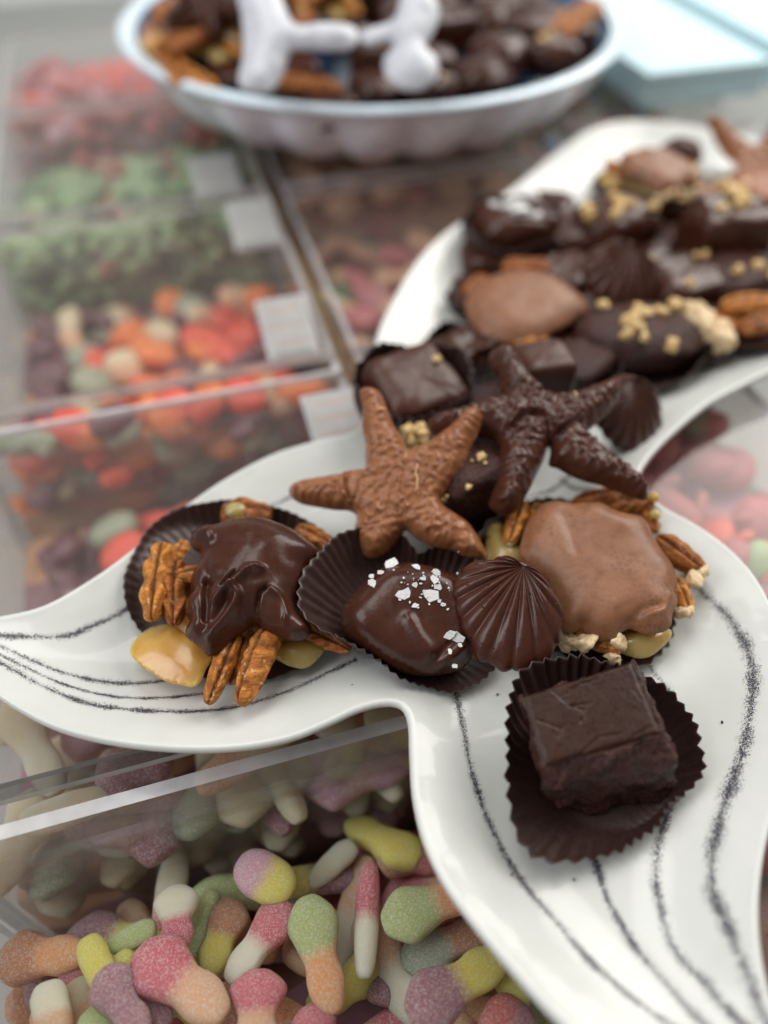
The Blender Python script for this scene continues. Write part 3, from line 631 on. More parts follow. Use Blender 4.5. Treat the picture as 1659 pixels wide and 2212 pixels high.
bmp_heap(B0+.4, B1-.4, BW[2]+.5, BW[3]-.5, -6.4, ['tan', 'rose', 'brown'], 'heap_tan', 'mass of tan gummies in the bin left of the dish')
gpx('worm', 'brightgreen', 'brightgreen', (720, 610), (840, 680), 90, -5.6, 'big bright green gummy beside the red one left of the dish', group='mixed gummies left of the dish')
gpx('worm', 'brightgreen', 'brightgreen', (760, 520), (870, 570), 85, -5.5, 'green gummy farthest back in the bin left of the dish', group='mixed gummies left of the dish')
gpx('round', 'pink', 'pink', (800, 620), (850, 700), 70, -5.2, 'raspberry red gummy touching the dish rim on the left', group='mixed gummies left of the dish')
scatter(B0+m_, B1-m_, BW[3]+m_, BW[4]-m_, lambda a, b: -3.5, 6, 6, ['worm', 'round'], [('tan', 'tan'), ('rose', 'tan'), ('tawny', 'tan')], 1.3, 'cola_gummy', 'tan gummy in the bin below the white bowl', 'tan gummies below the bowl', 1, 19, sugar=.4)
bmp_heap(B0+.4, B1-.4, BW[3]+.5, BW[4]-.5, -4.6, ['tan', 'rose', 'tawny'], 'heap_cola', 'mass of tan gummies below the white bowl')
bmp_heap(B0+.4, B1-.4, BW[4]+.5, BW[5]-.5, -5.5, ['rose', 'red'], 'heap_behind', 'mass of red sweets behind the white bowl')
C0, C1 = B1+GAP, B1+GAP+16.1
scatter(C0+m_, C1-m_, BW[3]+m_, BW[4]-m_, lambda a, b: -4.4, 6, 6, ['round'], [('blue', 'blue'), ('dkorange', 'dkorange'), ('yellow', 'yellow'), ('white', 'white'), ('grey', 'grey'), ('rose', 'rose')], .9, 'jelly_sweet', 'small colourful sweet in the far right bin', 'colourful sweets in the far right bin', 1, 20, sugar=.3)
bmp_heap(C0+.4, C1-.4, BW[3]+.5, BW[4]-.5, -5.3, ['white', 'tan', 'white', 'grey'], 'heap_far', 'mass of pale sweets in the far right bin')
bmp_heap(C0+.4, C1-.4, BW[4]+.5, BW[5]-.5, -5.3, ['white', 'grey', 'white'], 'heap_far_pale', 'mass of white sweets before the pale blue box')

# pale blue boxes at far right
def bluebox(a0, a1, b0, b1, z1, label, mat):
    r = thing('carton', ab((a0+a1)/2, (b0+b1)/2, -1.4), label, 'carton', 'pale cartons at the far right')
    mesh('carton_body', *boxgeo(a0, a1, b0, b1, -1.4, z1-.4), mat, r, smooth=False)
    mesh('lid', *boxgeo(a0-.15, a1+.15, b0-.15, b1+.15, z1-.38, z1), mat, r, smooth=False)
cy = plain('pale_blue_card', (.55, .74, .8), .6); cg = plain('pale_grey_card', (.72, .78, .78), .6)
def ab_of(P): return P.dot(EA), P.dot(EB)
q1 = ab_of(at(1385, 235, -1.4)); q2 = ab_of(at(1590, 250, -1.4))
bluebox(q1[0], q1[0]+9.6, q1[1], q1[1]+40, .9, 'pale blue carton at the far right behind the dish', cy)
bluebox(q1[0]+11.2, q1[0]+30, q1[1]-.5, q1[1]+40, 1.3, 'pale blue carton farthest right, cut off by the picture edge', cy)
bluebox(q1[0]-7.5, q1[0]-1.2, q1[1]+5, q1[1]+40, .6, 'greyish white carton behind the right side of the bowl', cg)

# price labels
pw = plain('label_card', (.33, .33, .32), .5); ink = plain('label_ink', (.36, .34, .32), .6); ink2 = plain('label_red_ink', (.48, .27, .23), .6)
def price_label(px, w, h, z, tilt, label, inkm, seed):
    P = at(*px, z); r = thing('price_label', P, label, 'label', 'price labels along the edge of the left bins')
    fr = Frame(P, (EB*-math.sin(tilt)+Vector((0, 0, 1))*math.cos(tilt)))
    X = EA; Y = fr.Z.cross(X)
    def rect(nm, x0, x1, y0, y1, z0, z1, m):
        c = [P+X*x+Y*y+fr.Z*zz for zz in (z0, z1) for y in (y0, y1) for x in (x0, x1)]
        F = [(0, 2, 3, 1), (4, 5, 7, 6), (0, 1, 5, 4), (1, 3, 7, 5), (3, 2, 6, 7), (2, 0, 4, 6)]; return c, F
    mesh('card', *rect('', -w/2, w/2, -h/2, h/2, 0, .08, 0), pw, r, smooth=False)
    mesh('holder', *rect('', -w/2-.15, w/2+.15, -h/2-.15, h/2+.15, -.25, -.02, 0), M['edge'], r, smooth=False)
    rnd = random.Random(seed); V = []; F = []
    for k in range(3):
        y = h*.3-k*h*.3; x = -w*.38
        while x < w*.34:
            l = rnd.uniform(.15, .4); c, f = rect('', x, min(x+l, w*.38), y-.07, y+.07, .081, .09, 0); F += [tuple(i+len(V) for i in q) for q in f]; V += c; x += l+.12
    mesh('print', V, F, inkm, r, smooth=False)
price_label((620, 705), 2.1, 3.1, -1.1, .35, 'white price label with red print above the mixed red gummies', ink2, 1)
price_label((548, 480), 2.3, 3.0, -1.0, .4, 'white price label with beige print above the green gummies', ink, 2)
price_label((466, 380), 2.5, 2.9, -1.0, .4, 'grey price label beside the pinkish red gummies at the back', ink, 3)
price_label((735, 900), 2.5, 2.6, -1.3, .2, 'whitish label tucked behind the milk chocolate starfish', ink2, 4)

# ================================================================== the dish
DISH = [(-90, 1352), (0, 1341), (100, 1316), (200, 1260), (275, 1207), (350, 1145), (430, 1082), (510, 1030), (600, 985), (700, 955), (775, 935), (815, 880), (815, 800), (825, 720), (862, 640), (905, 570), (955, 515), (1030, 462),
        (1110, 410), (1200, 335), (1275, 283), (1350, 264), (1450, 268), (1560, 285), (1680, 315), (1800, 370), (1870, 450), (1880, 560), (1830, 680), (1760, 760), (1659, 797), (1590, 830), (1520, 868), (1450, 925), (1400, 975), (1372, 1020), (1385, 1065),
        (1430, 1102), (1490, 1135), (1550, 1175), (1605, 1228), (1645, 1290), (1675, 1370), (1690, 1460), (1690, 1570), (1675, 1680), (1650, 1770), (1632, 1850), (1622, 1950), (1628, 2060), (1655, 2175), (1720, 2290), (1800, 2390), (1720, 2420), (1560, 2380),
        (1400, 2310), (1300, 2260), (1236, 2212), (1165, 2140), (1100, 2065), (1030, 1980), (970, 1895), (930, 1810), (908, 1720), (901, 1630), (898, 1565), (886, 1527), (860, 1509), (820, 1508), (765, 1523), (700, 1553), (620, 1584), (520, 1602), (410, 1606),
        (300, 1598), (200, 1581), (120, 1556), (50, 1520), (0, 1487), (-80, 1430), (-150, 1390)]
DO = resample([tuple(at(u, v, 0))[:2] for u, v in DISH], .28)
def dish_z(d):
    t = np.clip(np.asarray(d, float)/2.3, 0, 1); return -1.12*(t*t*(3-2*t))*.92-.09*np.clip(np.asarray(d)/.5, 0, 1)
DOa = np.array(DO)
from mathutils.bvhtree import BVHTree
def make_surface():
    V, F = fill(DO, .28); d = seg_dist(V, DO); bd = d < 1e-4; zt = relax(dish_z(d), F, len(V), bd, 14)
    return V, F, d, bd, zt, BVHTree.FromPolygons([(x, y, z) for (x, y), z in zip(V, zt)], F)
SURF = make_surface()
def pz(x, y, out=-1.0):
    h = SURF[5].ray_cast(Vector((x, y, 5)), Vector((0, 0, -1)))[0]
    return h.z if h is not None else out
def build_dish():
    V, F, d, bd, zt, _ = SURF; n = len(V)
    verts = [Vector((x, y, z)) for (x, y), z in zip(V, zt)]; faces = list(F)
    # bottom skin
    idx = {}
    for i in range(n):
        if not bd[i]: idx[i] = len(verts); verts.append(Vector((V[i][0], V[i][1], max(zt[i]-.42*min(1, d[i]/.3), -1.47))))
    # lip: round roll outside the boundary
    nb = len(DO); order = [int(np.argmin(((V-np.array(p))**2).sum(1))) for p in DO]
    prof = [(.06, .035), (.14, .03), (.2, -.04), (.22, -.14), (.17, -.25), (.05, -.33)]
    rings = [order]
    P = np.array(DO); T = np.roll(P, -1, 0)-np.roll(P, 1, 0); T /= np.linalg.norm(T, axis=1)[:, None]
    area2 = sum(P[i][0]*P[(i+1) % nb][1]-P[(i+1) % nb][0]*P[i][1] for i in range(nb)); Nn = np.stack([T[:, 1], -T[:, 0]], 1)*(1 if area2 > 0 else -1)
    for o, z in prof:
        ring = []
        for i in range(nb): ring.append(len(verts)); verts.append(Vector((P[i][0]+Nn[i][0]*o, P[i][1]+Nn[i][1]*o, z)))
        rings.append(ring)
    for r1, r2 in zip(rings, rings[1:]): faces += [(r1[i], r1[(i+1) % nb], r2[(i+1) % nb], r2[i]) for i in range(nb)]
    bmap = {order[i]: rings[-1][i] for i in range(nb)}
    for i in range(n):
        if bd[i] and i not in bmap: bmap[i] = bmap[min(bmap, key=lambda q: (V[q][0]-V[i][0])**2+(V[q][1]-V[i][1])**2)]
    faces += [tuple(bmap[i] if bd[i] else idx[i] for i in reversed(f)) for f in F]
    faces = [f for f in faces if len(set(f)) == len(f)]
    fm = [0]*len(faces)
    # crayon lines, fired into the glaze
    lines = [([(-60, 1392), (0, 1392), (80, 1388), (150, 1378), (200, 1355), (245, 1333), (285, 1308)], 13), ([(-60, 1390), (0, 1409), (60, 1428), (120, 1448), (200, 1462), (300, 1462), (420, 1440), (520, 1400)], 12),
             ([(-60, 1396), (0, 1425), (60, 1450), (140, 1480), (220, 1498), (300, 1502), (380, 1495), (450, 1484)], 9), ([(-60, 1402), (0, 1441), (50, 1466), (120, 1500), (200, 1526), (300, 1536), (420, 1535), (500, 1525), (560, 1508), (640, 1477), (700, 1447), (770, 1412)], 13),
             ([(560, 1098), (600, 1082), (640, 1062), (700, 1040)], 8), ([(1120, 1075), (1151, 1052), (1190, 1042), (1220, 1024), (1260, 990)], 9), ([(1215, 1015), (1240, 1038), (1285, 1055), (1330, 1075)], 10),
             ([(975, 1440), (985, 1490), (1000, 1560), (1015, 1640), (1042, 1730), (1082, 1820), (1135, 1905), (1207, 1988), (1266, 2061), (1343, 2134), (1430, 2206), (1540, 2290)], 15),
             ([(1250, 1700), (1275, 1780), (1293, 1843), (1320, 1925), (1380, 2038), (1443, 2120), (1510, 2208), (1600, 2290)], 16),
             ([(1390, 1370), (1416, 1425), (1457, 1484), (1486, 1580), (1476, 1670), (1448, 1748), (1430, 1816), (1425, 1879), (1434, 1957), (1461, 2047), (1525, 2134), (1580, 2207), (1660, 2290)], 18),
             ([(1480, 1235), (1502, 1262), (1566, 1330), (1607, 1407), (1619, 1480), (1611, 1570), (1589, 1661), (1557, 1752), (1536, 1843), (1536, 1934), (1566, 2025), (1598, 2116), (1632, 2205), (1680, 2290)], 22),
             ([(1150, 1130), (1120, 1200), (1060, 1260)], 10)]
    uvs = {}; zero = len(faces)
    for pl, wp in lines:
        pts = [at(u, v, -.6) for u, v in pl]; pts = resample([(p.x, p.y) for p in pts], .15, False)
        Q = np.array(pts); Tn = np.gradient(Q, axis=0); Tn /= np.linalg.norm(Tn, axis=1)[:, None]; Nm = np.stack([-Tn[:, 1], Tn[:, 0]], 1)
        hw = wp*.5*.0155*1.75; k0 = len(verts); ss = [-1, -.5, 0, .5, 1]
        for i in range(len(Q)):
            W = np.array([Q[i]+Nm[i]*hw*s for s in ss]); zz = [pz(q[0], q[1], 0.0) for q in W]
            for j, s in enumerate(ss): uvs[len(verts)] = (i*.15, s); verts.append(Vector((W[j][0], W[j][1], float(zz[j])+.012)))
        for i in range(len(Q)-1):
            for j in range(4):
                a = k0+i*5+j; faces.append((a, a+1, a+6, a+5)); fm.append(1)
    o = mesh('serving_dish', verts, faces, [M['ceramic'], M['crayon']], None, (0, 15, -1.4), True, fm)
    uv = o.data.uv_layers.new(name='strip')
    for lp in o.data.loops: uv.data[lp.index].uv = uvs.get(lp.vertex_index, (0, 0))
    return tag(o, 'long white glazed dish shaped like a fish tail with dark crayon-like lines', 'dish')
build_dish()
def sit(u, v, h=0):
    """point on the dish surface under a pixel, h above it"""
    P = at(u, v, -1.0+h); z = -1.0
    for _ in range(4): z = pz(P.x, P.y); P = at(u, v, z+h)
    return P

# ================================================================== dark turtle
def bumpy(sc, amp, seed=0): return lambda x, y: amp*nz(x*sc+seed, y*sc, seed*.37, 3)
liner([(*p, z) for p, z in zip(Z1([(130, 620), (150, 500), (200, 370), (300, 240), (430, 160), (600, 118), (800, 105), (960, 135), (1120, 180), (1260, 250), (1390, 350), (1440, 500), (1430, 700), (1380, 900), (1280, 1040), (1150, 1110), (1010, 1165), (800, 1180), (560, 1150), (380, 1030), (240, 900), (160, 760)]),
      [0, .15, .25, .4, .45, .5, .5, .5, .4, .3, .2, 0, -.3, -.5, -.7, -.75, -.8, -.8, -.8, -.75, -.5, -.2])], Z1([(800, 660)])[0], -1.0, 2.3, 60, .02,
      'dark brown paper cup opened flat under the dark pecan cluster', 'paper cups on the front of the dish', bulge=.05, wob=.03, seed=1, tri=False)
T1 = thing('pecan_cluster', sit(*Z1([(800, 700)])[0]), 'pecan and caramel cluster topped with glossy folded dark chocolate, at left of the dish', 'chocolate')
f1 = Frame(at(*Z1([(880, 620)])[0], 1.05), (0, -.22, 1))
pillow('chocolate_coating', Z1([(530, 340), (545, 290), (600, 260), (680, 250), (740, 225), (850, 208), (950, 210), (1050, 240), (1130, 275), (1200, 320), (1270, 380), (1297, 412), (1262, 470), (1230, 520), (1220, 580), (1195, 640), (1168, 700), (1175, 760), (1205, 810), (1243, 855), (1235, 905), (1190, 935), (1120, 940),
       (1040, 905), (960, 872), (905, 838), (850, 880), (780, 930), (720, 985), (670, 1022), (630, 1027), (590, 985), (525, 935), (500, 905), (502, 860), (520, 820), (495, 760), (508, 690), (540, 640), (530, 580), (548, 520), (590, 460), (585, 418), (545, 395)]), f1, .95, .75, 1.5, M['dark'], T1, step=.06, p=2.0, it=8,
       ridges=[(Z1([(975, 590), (900, 590), (830, 650), (760, 700), (710, 760)]), .1, .22), (Z1([(950, 600), (930, 600)]), .12, .2), (Z1([(820, 610), (740, 680)]), .06, -.18), (Z1([(800, 690), (835, 730), (790, 820), (700, 920), (650, 990)]), .13, .28), (Z1([(760, 760), (700, 850), (600, 930)]), .16, -.2),
               (Z1([(1000, 680), (960, 700), (930, 790), (920, 830)]), .055, -.28), (Z1([(1020, 690), (1080, 730), (1110, 820), (1090, 870)]), .09, .12), (Z1([(1200, 800), (1215, 870), (1150, 920)]), .13, .16), (Z1([(640, 640), (650, 760), (640, 850)]), .13, -.3), (Z1([(560, 700), (570, 800)]), .2, .18),
               (Z1([(620, 450), (650, 560), (680, 640)]), .16, -.16), (Z1([(640, 300), (660, 380)]), .16, .14), (Z1([(900, 240), (1000, 250), (1100, 290)]), .15, .1)], nf=bumpy(.55, .1, 3))
pecan(*Z1([(370, 370), (300, 820)]), 180*.3638, .55, T1, 5, T=.62, ribs=6, depth=.2)
pecan(*Z1([(450, 470), (430, 850)]), 160*.3638, .45, T1, 6, T=.55, ribs=5, depth=.2)
pecan(*Z1([(500, 350), (420, 470)]), 90*.3638, .3, T1, 61, ribs=5, depth=.12)
pecan(*Z1([(450, 560), (640, 520)]), 110*.3638, .8, T1, 7, ribs=5)
pecan(*Z1([(710, 190), (1010, 190)]), 210*.3638, .6, T1, 8, T=.55, ribs=3, depth=.12)
pecan(*Z1([(1160, 270), (1400, 400)]), 130*.3638, .5, T1, 9, ribs=3)
pecan(*Z1([(800, 880), (630, 1315)]), 130*.3638, .25, T1, 10, roll=-.35, zb=.0, T=.5, ribs=7, depth=.035)
pecan(*Z1([(900, 820), (770, 1200)]), 90*.3638, .15, T1, 13, roll=.3, zb=-.2, ribs=7, depth=.03)
pecan(*Z1([(1030, 850), (830, 1325)]), 175*.3638, .35, T1, 12, roll=.5, zb=.1, T=.55, ribs=8, depth=.06)
pecan(*Z1([(1180, 860), (1480, 1000)]), 110*.3638, .1, T1, 14, roll=.2, zb=-.1, ribs=8, depth=.08)
f1c = Frame(at(*Z1([(400, 1020)])[0], -.25), (-.1, -.1, 1))
pillow('caramel', Z1([(168, 1000), (200, 930), (290, 860), (400, 835), (500, 840), (600, 900), (660, 1020), (620, 1110), (590, 1180), (545, 1215), (480, 1205), (380, 1180), (280, 1120), (205, 1060)]), f1c, .3, .4, 1.15, M['caramel'], T1, step=.09, it=20)
pillow('caramel', Z1([(1000, 1010), (1060, 940), (1200, 920), (1325, 965), (1315, 1010), (1250, 1080), (1190, 1105), (1090, 1080)]), Frame(at(*Z1([(1180, 1010)])[0], -.4), (0, -.1, 1)), .35, .3, .6, M['caramel_pale'], T1, step=.09)
pillow('caramel', Z1(ellipse_px(798, 165, 66, 48, 14)), Frame(at(*Z1([(800, 160)])[0], 1.05), (0, -.4, 1)), .16, .1, .2, M['caramel_pale'], T1, step=.06)
pillow('caramel', Z1([(420, 700), (700, 500), (1050, 520), (1250, 800), (1000, 1000), (700, 1050), (450, 950)]), Frame(at(*Z1([(800, 750)])[0], -.3), (0, 0, 1)), .7, .5, 1.2, M['caramel'], T1, step=.15)

# ================================================================== milk turtle
liner([(*p, z) for p, z in zip(Z5([(1165, 660), (1172, 760), (1140, 850), (1080, 930), (990, 998), (850, 965), (700, 940), (500, 900), (300, 700), (190, 500), (95, 260), (170, 190), (300, 150), (450, 85), (640, 95), (820, 160), (950, 300), (1080, 480)]),
      [-.7, -.7, -.7, -.6, -.55, -.6, -.7, -.7, -.7, -.5, 0, .2, .2, .1, -.1, -.4, -.6, -.7])], Z5([(660, 560)])[0], -1.08, 1.9, 42, .05, 'dark paper cup pressed flat under the large milk chocolate cluster', 'paper cups on the front of the dish', bulge=.03, wob=.05, seed=2, tri=False)
T2 = thing('pecan_cluster', sit(*Z5([(750, 480)])[0]), 'large pecan cluster capped with smooth swirled milk chocolate, right of the shell', 'chocolate')
f2 = Frame(at(*Z5([(750, 470)])[0], .75), (-.05, -.15, 1))
pillow('chocolate_coating', Z5([(330, 370), (345, 300), (370, 220), (410, 160), (455, 112), (540, 100), (640, 112), (760, 105), (830, 145), (900, 165), (980, 180), (1020, 220), (1050, 290), (1100, 370), (1150, 440), (1175, 530), (1163, 580), (1178, 640), (1150, 700), (1140, 765), (1090, 800), (1000, 806), (930, 780), (880, 800), (830, 840),
       (770, 852), (720, 830), (660, 790), (600, 808), (550, 780), (530, 700), (510, 620), (470, 540), (420, 480), (360, 420)]), f2, .6, .5, 1.1, M['milk_swirl'], T2, step=.08, p=2.6, it=8, nf=bumpy(.5, .05, 9),
       ridges=[(Z5([(560, 220), (600, 320), (620, 400)]), .22, -.09), (Z5([(930, 780), (960, 720), (1060, 690)]), .12, -.12), (Z5([(700, 200), (850, 260)]), .4, .08), (Z5([(1130, 620), (1100, 700), (1000, 740)]), .1, .08)])
pecan(*Z5([(350, 110), (275, 330)]), 110*.4048, .35, T2, 21, T=.5, ribs=4, depth=.12)
pecan(*Z5([(430, 110), (400, 260)]), 90*.4048, .3, T2, 22, ribs=4, depth=.12)
pecan(*Z5([(620, 110), (1010, 60)]), 110*.4048, .3, T2, 23, T=.5, ribs=7, depth=.12)
pecan(*Z5([(760, 150), (1050, 110)]), 110*.4048, .15, T2, 24, T=.5, ribs=7, depth=.15)
pecan(*Z5([(1000, 130), (1060, 270)]), 90*.4048, .1, T2, 25, ribs=5, depth=.15)
pecan(*Z5([(1060, 300), (1310, 480)]), 140*.4048, .25, T2, 26, roll=.3, T=.5, ribs=3, depth=.05)
pecan(*Z5([(1150, 500), (1240, 700)]), 105*.4048, .05, T2, 27, ribs=4, depth=.08)
pecan(*Z5([(600, 770), (880, 900)]), 130*.4048, .0, T2, 28, T=.45, ribs=8, depth=.14)
pecan(*Z5([(540, 790), (640, 880)]), 80*.4048, -.1, T2, 29, ribs=4)
for k, (p, r, z) in enumerate((((668, 850), .33, .15), ((1262, 520), .3, .25), ((1300, 478), .24, .3), ((1215, 690), .28, .05), ((580, 840), .3, -.05), ((860, 850), .25, .25), ((830, 925), .2, -.1), ((285, 315), .22, .3))):
    chunk('broken_nut', at(*Z5([p])[0], z), r, M['nutmeat'], T2, 40+k)
for (p, z) in (((1050, 78), .55), ((1055, 172), .4)): superblock('caramel_drop', at(*Z5([p])[0], z), .2, .17, .17, 0, M['caramel_pale'], T2, e=1, res=14)
pillow('caramel', Z5([(150, 310), (175, 222), (240, 215), (280, 300), (360, 380), (330, 470), (165, 470)]), Frame(at(*Z5([(230, 330)])[0], -.1), (-.1, -.1, 1)), .45, .4, .6, M['caramel_pale'], T2)
pillow('caramel', Z5([(840, 880), (870, 800), (1000, 780), (1130, 780), (1140, 830), (1090, 885), (1020, 932), (940, 932)]), Frame(at(*Z5([(1000, 860)])[0], -.25), (0, -.1, 1)), .35, .35, .5, M['caramel_pale'], T2)
pillow('caramel', Z5([(380, 250), (600, 150), (900, 200), (1100, 500), (1080, 750), (800, 820), (600, 780), (450, 500)]), Frame(at(*Z5([(750, 480)])[0], -.3), (0, 0, 1)), .7, .5, 1.2, M['caramel_pale'], T2, step=.15)

# ================================================================== starfish
def star_noise(seed, amp, sc):
    def f(x, y):
        v = noise.voronoi(Vector((x*sc+seed, y*sc, 0)))[0]; return amp*(1-min(1, v[0]*1.3)**1.6)+amp*.5*nz(x*sc*1.4, y*sc*1.4, seed, 2)
    return f
def moulded(fr, centre, tips, amp, pitch, seed):
    """rows of beads along each arm, as the mould leaves them"""
    C = Vector(fr.px(*centre)); T = [Vector(fr.px(*t)) for t in tips]
    def f(x, y):
        p = Vector((x, y))-C; best = None
        for t in T:
            a = (t-C); L = a.length; a = a/L; s = p.dot(a); q = p.x*a.y-p.y*a.x
            if s > 0 and (best is None or abs(q) < abs(best[1])): best = (s, q)
        if best is None: best = (p.length, 0)
        s, q = best; s += .26*nz(x*1.5+seed, y*1.5, 0, 2); q += .2*nz(x*1.5, y*1.5+seed, 2, 2)
        row = round(q/(pitch*.8)); b = math.cos(2*math.pi*(s/pitch+.5*(row % 2)))*math.cos(math.pi*(q/(pitch*.8)-row))
        fade = min(1, p.length/.5)
        return amp*max(-.25, b)*fade*(.75+1.1*nz(x*1.7, y*1.7, seed, 1))+amp*.75*nz(x*2.6+seed, y*2.6, 1, 3)
    return f
S1o = [(68, 885), (90, 845), (150, 815), (250, 795), (370, 775), (465, 762), (520, 740), (600, 733), (625, 725), (622, 640), (625, 560), (607, 470), (600, 380), (605, 290), (590, 220), (583, 180), (600, 150), (650, 140), (700, 152), (740, 190), (770, 260), (800, 340), (830, 410), (870, 470), (910, 540), (937, 588), (1000, 562), (1080, 545), (1110, 512), (1180, 460), (1260, 395),
       (1310, 340), (1350, 300), (1410, 280), (1460, 300), (1477, 350), (1465, 410), (1440, 480), (1400, 560), (1370, 640), (1340, 720), (1290, 800), (1230, 870), (1190, 930), (1165, 948), (1200, 1000), (1290, 1060), (1370, 1120), (1430, 1200), (1470, 1270), (1500, 1340), (1505, 1390), (1450, 1385), (1350, 1372), (1250, 1325), (1120, 1300), (1000, 1240), (920, 1180),
       (870, 1240), (780, 1340), (700, 1390), (620, 1370), (570, 1280), (545, 1170), (560, 1100), (550, 1062), (500, 1035), (400, 1030), (280, 1010), (160, 985), (90, 940)]
cS1 = Z2([(830, 880)])[0]
fS1 = Frame(at(*cS1, 1.35), (-.1, -.5, 1))
s1 = pillow('starfish_chocolate', Z2(S1o), fS1, .66, .12, .46, M['milk'], step=.055, p=1.9, it=7, nf=moulded(fS1, cS1, Z2([(90, 890), (620, 150), (1440, 300), (1500, 1380), (700, 1380)]), .085, .36, 3),
            ridges=[(Z2([(505, 745), (470, 830), (480, 930), (520, 1010)]), .075, .16), (Z2([(530, 760), (500, 860), (520, 980)]), .04, -.16), (Z2([(1340, 740), (1240, 860), (1150, 950)]), .06, .1)])
tag(s1, 'milk chocolate starfish leaning over the centre of the dish', 'chocolate')
sh = mesh('crumb', [Vector((0, 0, 0))]*3, [(0, 1, 2)], M['shaving'], s1) if False else None
def on(fr, p, h): x, y = fr.px(*p); return fr.w(x, y, h)
def sliver(fr, pts, h, wd, parent, mat, name='shaving'):
    Q = [on(fr, p, h) for p in pts]; V = []; F = []
    n = len(Q)
    for i in range(n):
        t = (Q[min(i+1, n-1)]-Q[max(i-1, 0)]).normalized(); s = t.cross(fr.Z).normalized(); wi = wd*(.35+.65*math.sin(math.pi*(i+.5)/n)); 
        for a in (0, 1.57, 3.14, 4.71): V.append(Q[i]+s*wi*math.cos(a)+fr.Z*wi*.7*math.sin(a))
    for i in range(n-1): F += [(i*4+k, i*4+(k+1) % 4, i*4+4+(k+1) % 4, i*4+4+k) for k in range(4)]
    F += [(3, 2, 1, 0), (n*4-4, n*4-3, n*4-2, n*4-1)]
    return mesh(name, V, F, mat, parent)
sliver(fS1, Z2([(1010, 740), (995, 800), (1010, 850), (1005, 900), (1020, 960)]), .66, .05, s1, M['shaving'])
sliver(fS1, Z2([(715, 345), (745, 340), (780, 348)]), .6, .05, s1, M['shaving'])
rc = random.Random(5)
for k in range(9):
    p = Z2([(610+rc.gauss(70, 50), 800+rc.gauss(0, 25))])[0]; chunk('crumb', on(fS1, p, .63), rc.uniform(.015, .035), M['shaving'], s1, 200+k)

S2o = [(368, 200), (385, 150), (440, 118), (500, 125), (540, 160), (580, 215), (620, 285), (660, 340), (715, 385), (752, 432), (830, 430), (920, 420), (1000, 390), (1080, 360), (1150, 336), (1215, 333), (1243, 380), (1215, 470), (1170, 530), (1100, 595), (1030, 650), (1003, 675), (1060, 730), (1130, 790), (1220, 862), (1310, 930), (1380, 990), (1412, 1060), (1402, 1108), (1330, 1105), (1230, 1065),
       (1120, 1020), (1000, 990), (900, 950), (820, 905), (765, 885), (775, 800), (762, 765), (725, 860), (690, 930), (650, 1020), (600, 1110), (545, 1185), (480, 1217), (410, 1190), (368, 1140), (390, 1070), (412, 1000), (418, 900), (425, 830), (435, 770), (380, 712), (250, 700), (100, 700), (0, 672), (-32, 630), (-20, 580), (60, 550), (150, 530), (260, 500), (340, 462), (420, 452), (468, 440), (450, 380), (430, 300), (395, 255)]
cS2 = Z4([(760, 580)])[0]
fS2 = Frame(at(*cS2, 2.1), (.05, -.28, 1))
s2 = pillow('starfish_chocolate', Z4(S2o), fS2, .75, .12, .55, M['dark_star'], step=.06, p=1.9, it=7, nf=moulded(fS2, cS2, Z4([(0, 620), (440, 130), (1220, 350), (1400, 1090), (470, 1200)]), .1, .42, 5),
            ridges=[(Z4([(470, 690), (530, 615), (620, 590), (710, 610), (765, 690)]), .08, .2), (Z4([(500, 700), (560, 645), (640, 620), (720, 650), (745, 700)]), .05, -.16), (Z4([(775, 720), (840, 670), (930, 625)]), .08, .18), (Z4([(790, 745), (870, 690), (950, 660)]), .05, -.14)])
tag(s2, 'dark chocolate starfish propped up behind the milk chocolate one', 'chocolate')
sliver(fS2, Z4([(900, 478), (905, 500), (910, 520)]), .75, .04, s2, M['shaving'])

# ================================================================== sea salt caramel
liner([(*p, z) for p, z in zip(Z3([(100, 515), (115, 430), (160, 335), (210, 255), (270, 190), (340, 145), (400, 128), (500, 112), (620, 105), (690, 125), (705, 190), (728, 272), (760, 262), (830, 225), (900, 210), (980, 235), (1080, 260), (1200, 400), (1260, 600), (1240, 780), (1175, 865), (1110, 930), (1020, 970), (920, 1008), (820, 990), (740, 960), (650, 915), (590, 850), (500, 790), (400, 735), (300, 680), (200, 645), (120, 580)]),
      [1.3, 1.4, 1.5, 1.5, 1.4, 1.3, 1.2, 1.1, 1.0, .8, .5, .3, .3, .5, .5, .3, .1, -.2, -.4, -.5, -.5, -.6, -.6, -.5, -.3, -.1, .1, .2, .4, .6, .8, 1.0, 1.2])], Z3([(740, 640)])[0], -.95, 1.35, 56, .05, 'dark fluted paper cup with a raised shiny left side, holding the sea salt caramel', 'paper cups on the front of the dish', bulge=.2, wob=.06, seed=3)
C1 = thing('salted_caramel', sit(*Z3([(740, 640)])[0]), 'rounded dark chocolate caramel sprinkled with white sea salt flakes', 'chocolate')
fC = Frame(at(*Z3([(700, 640)])[0], .45), (.02, -.4, 1))
cap = pillow('chocolate_coating', Z3([(338, 600), (345, 540), (385, 485), (445, 425), (505, 365), (575, 318), (680, 298), (800, 312), (910, 345), (995, 390), (1030, 500), (1045, 620), (1055, 740), (1045, 820), (990, 880), (900, 905), (800, 915), (700, 905), (600, 862), (500, 800), (400, 725), (352, 665)]), fC, .85, 1.1, .85, M['dark'], C1, step=.08, p=3.2, it=14, nf=bumpy(.6, .04, 4),
       ridges=[(Z3([(700, 640), (740, 720), (800, 800)]), .2, .12), (Z3([(940, 740), (880, 800), (820, 870)]), .1, -.13), (Z3([(1000, 760), (940, 830), (860, 880)]), .14, .12)])
rc = random.Random(3)
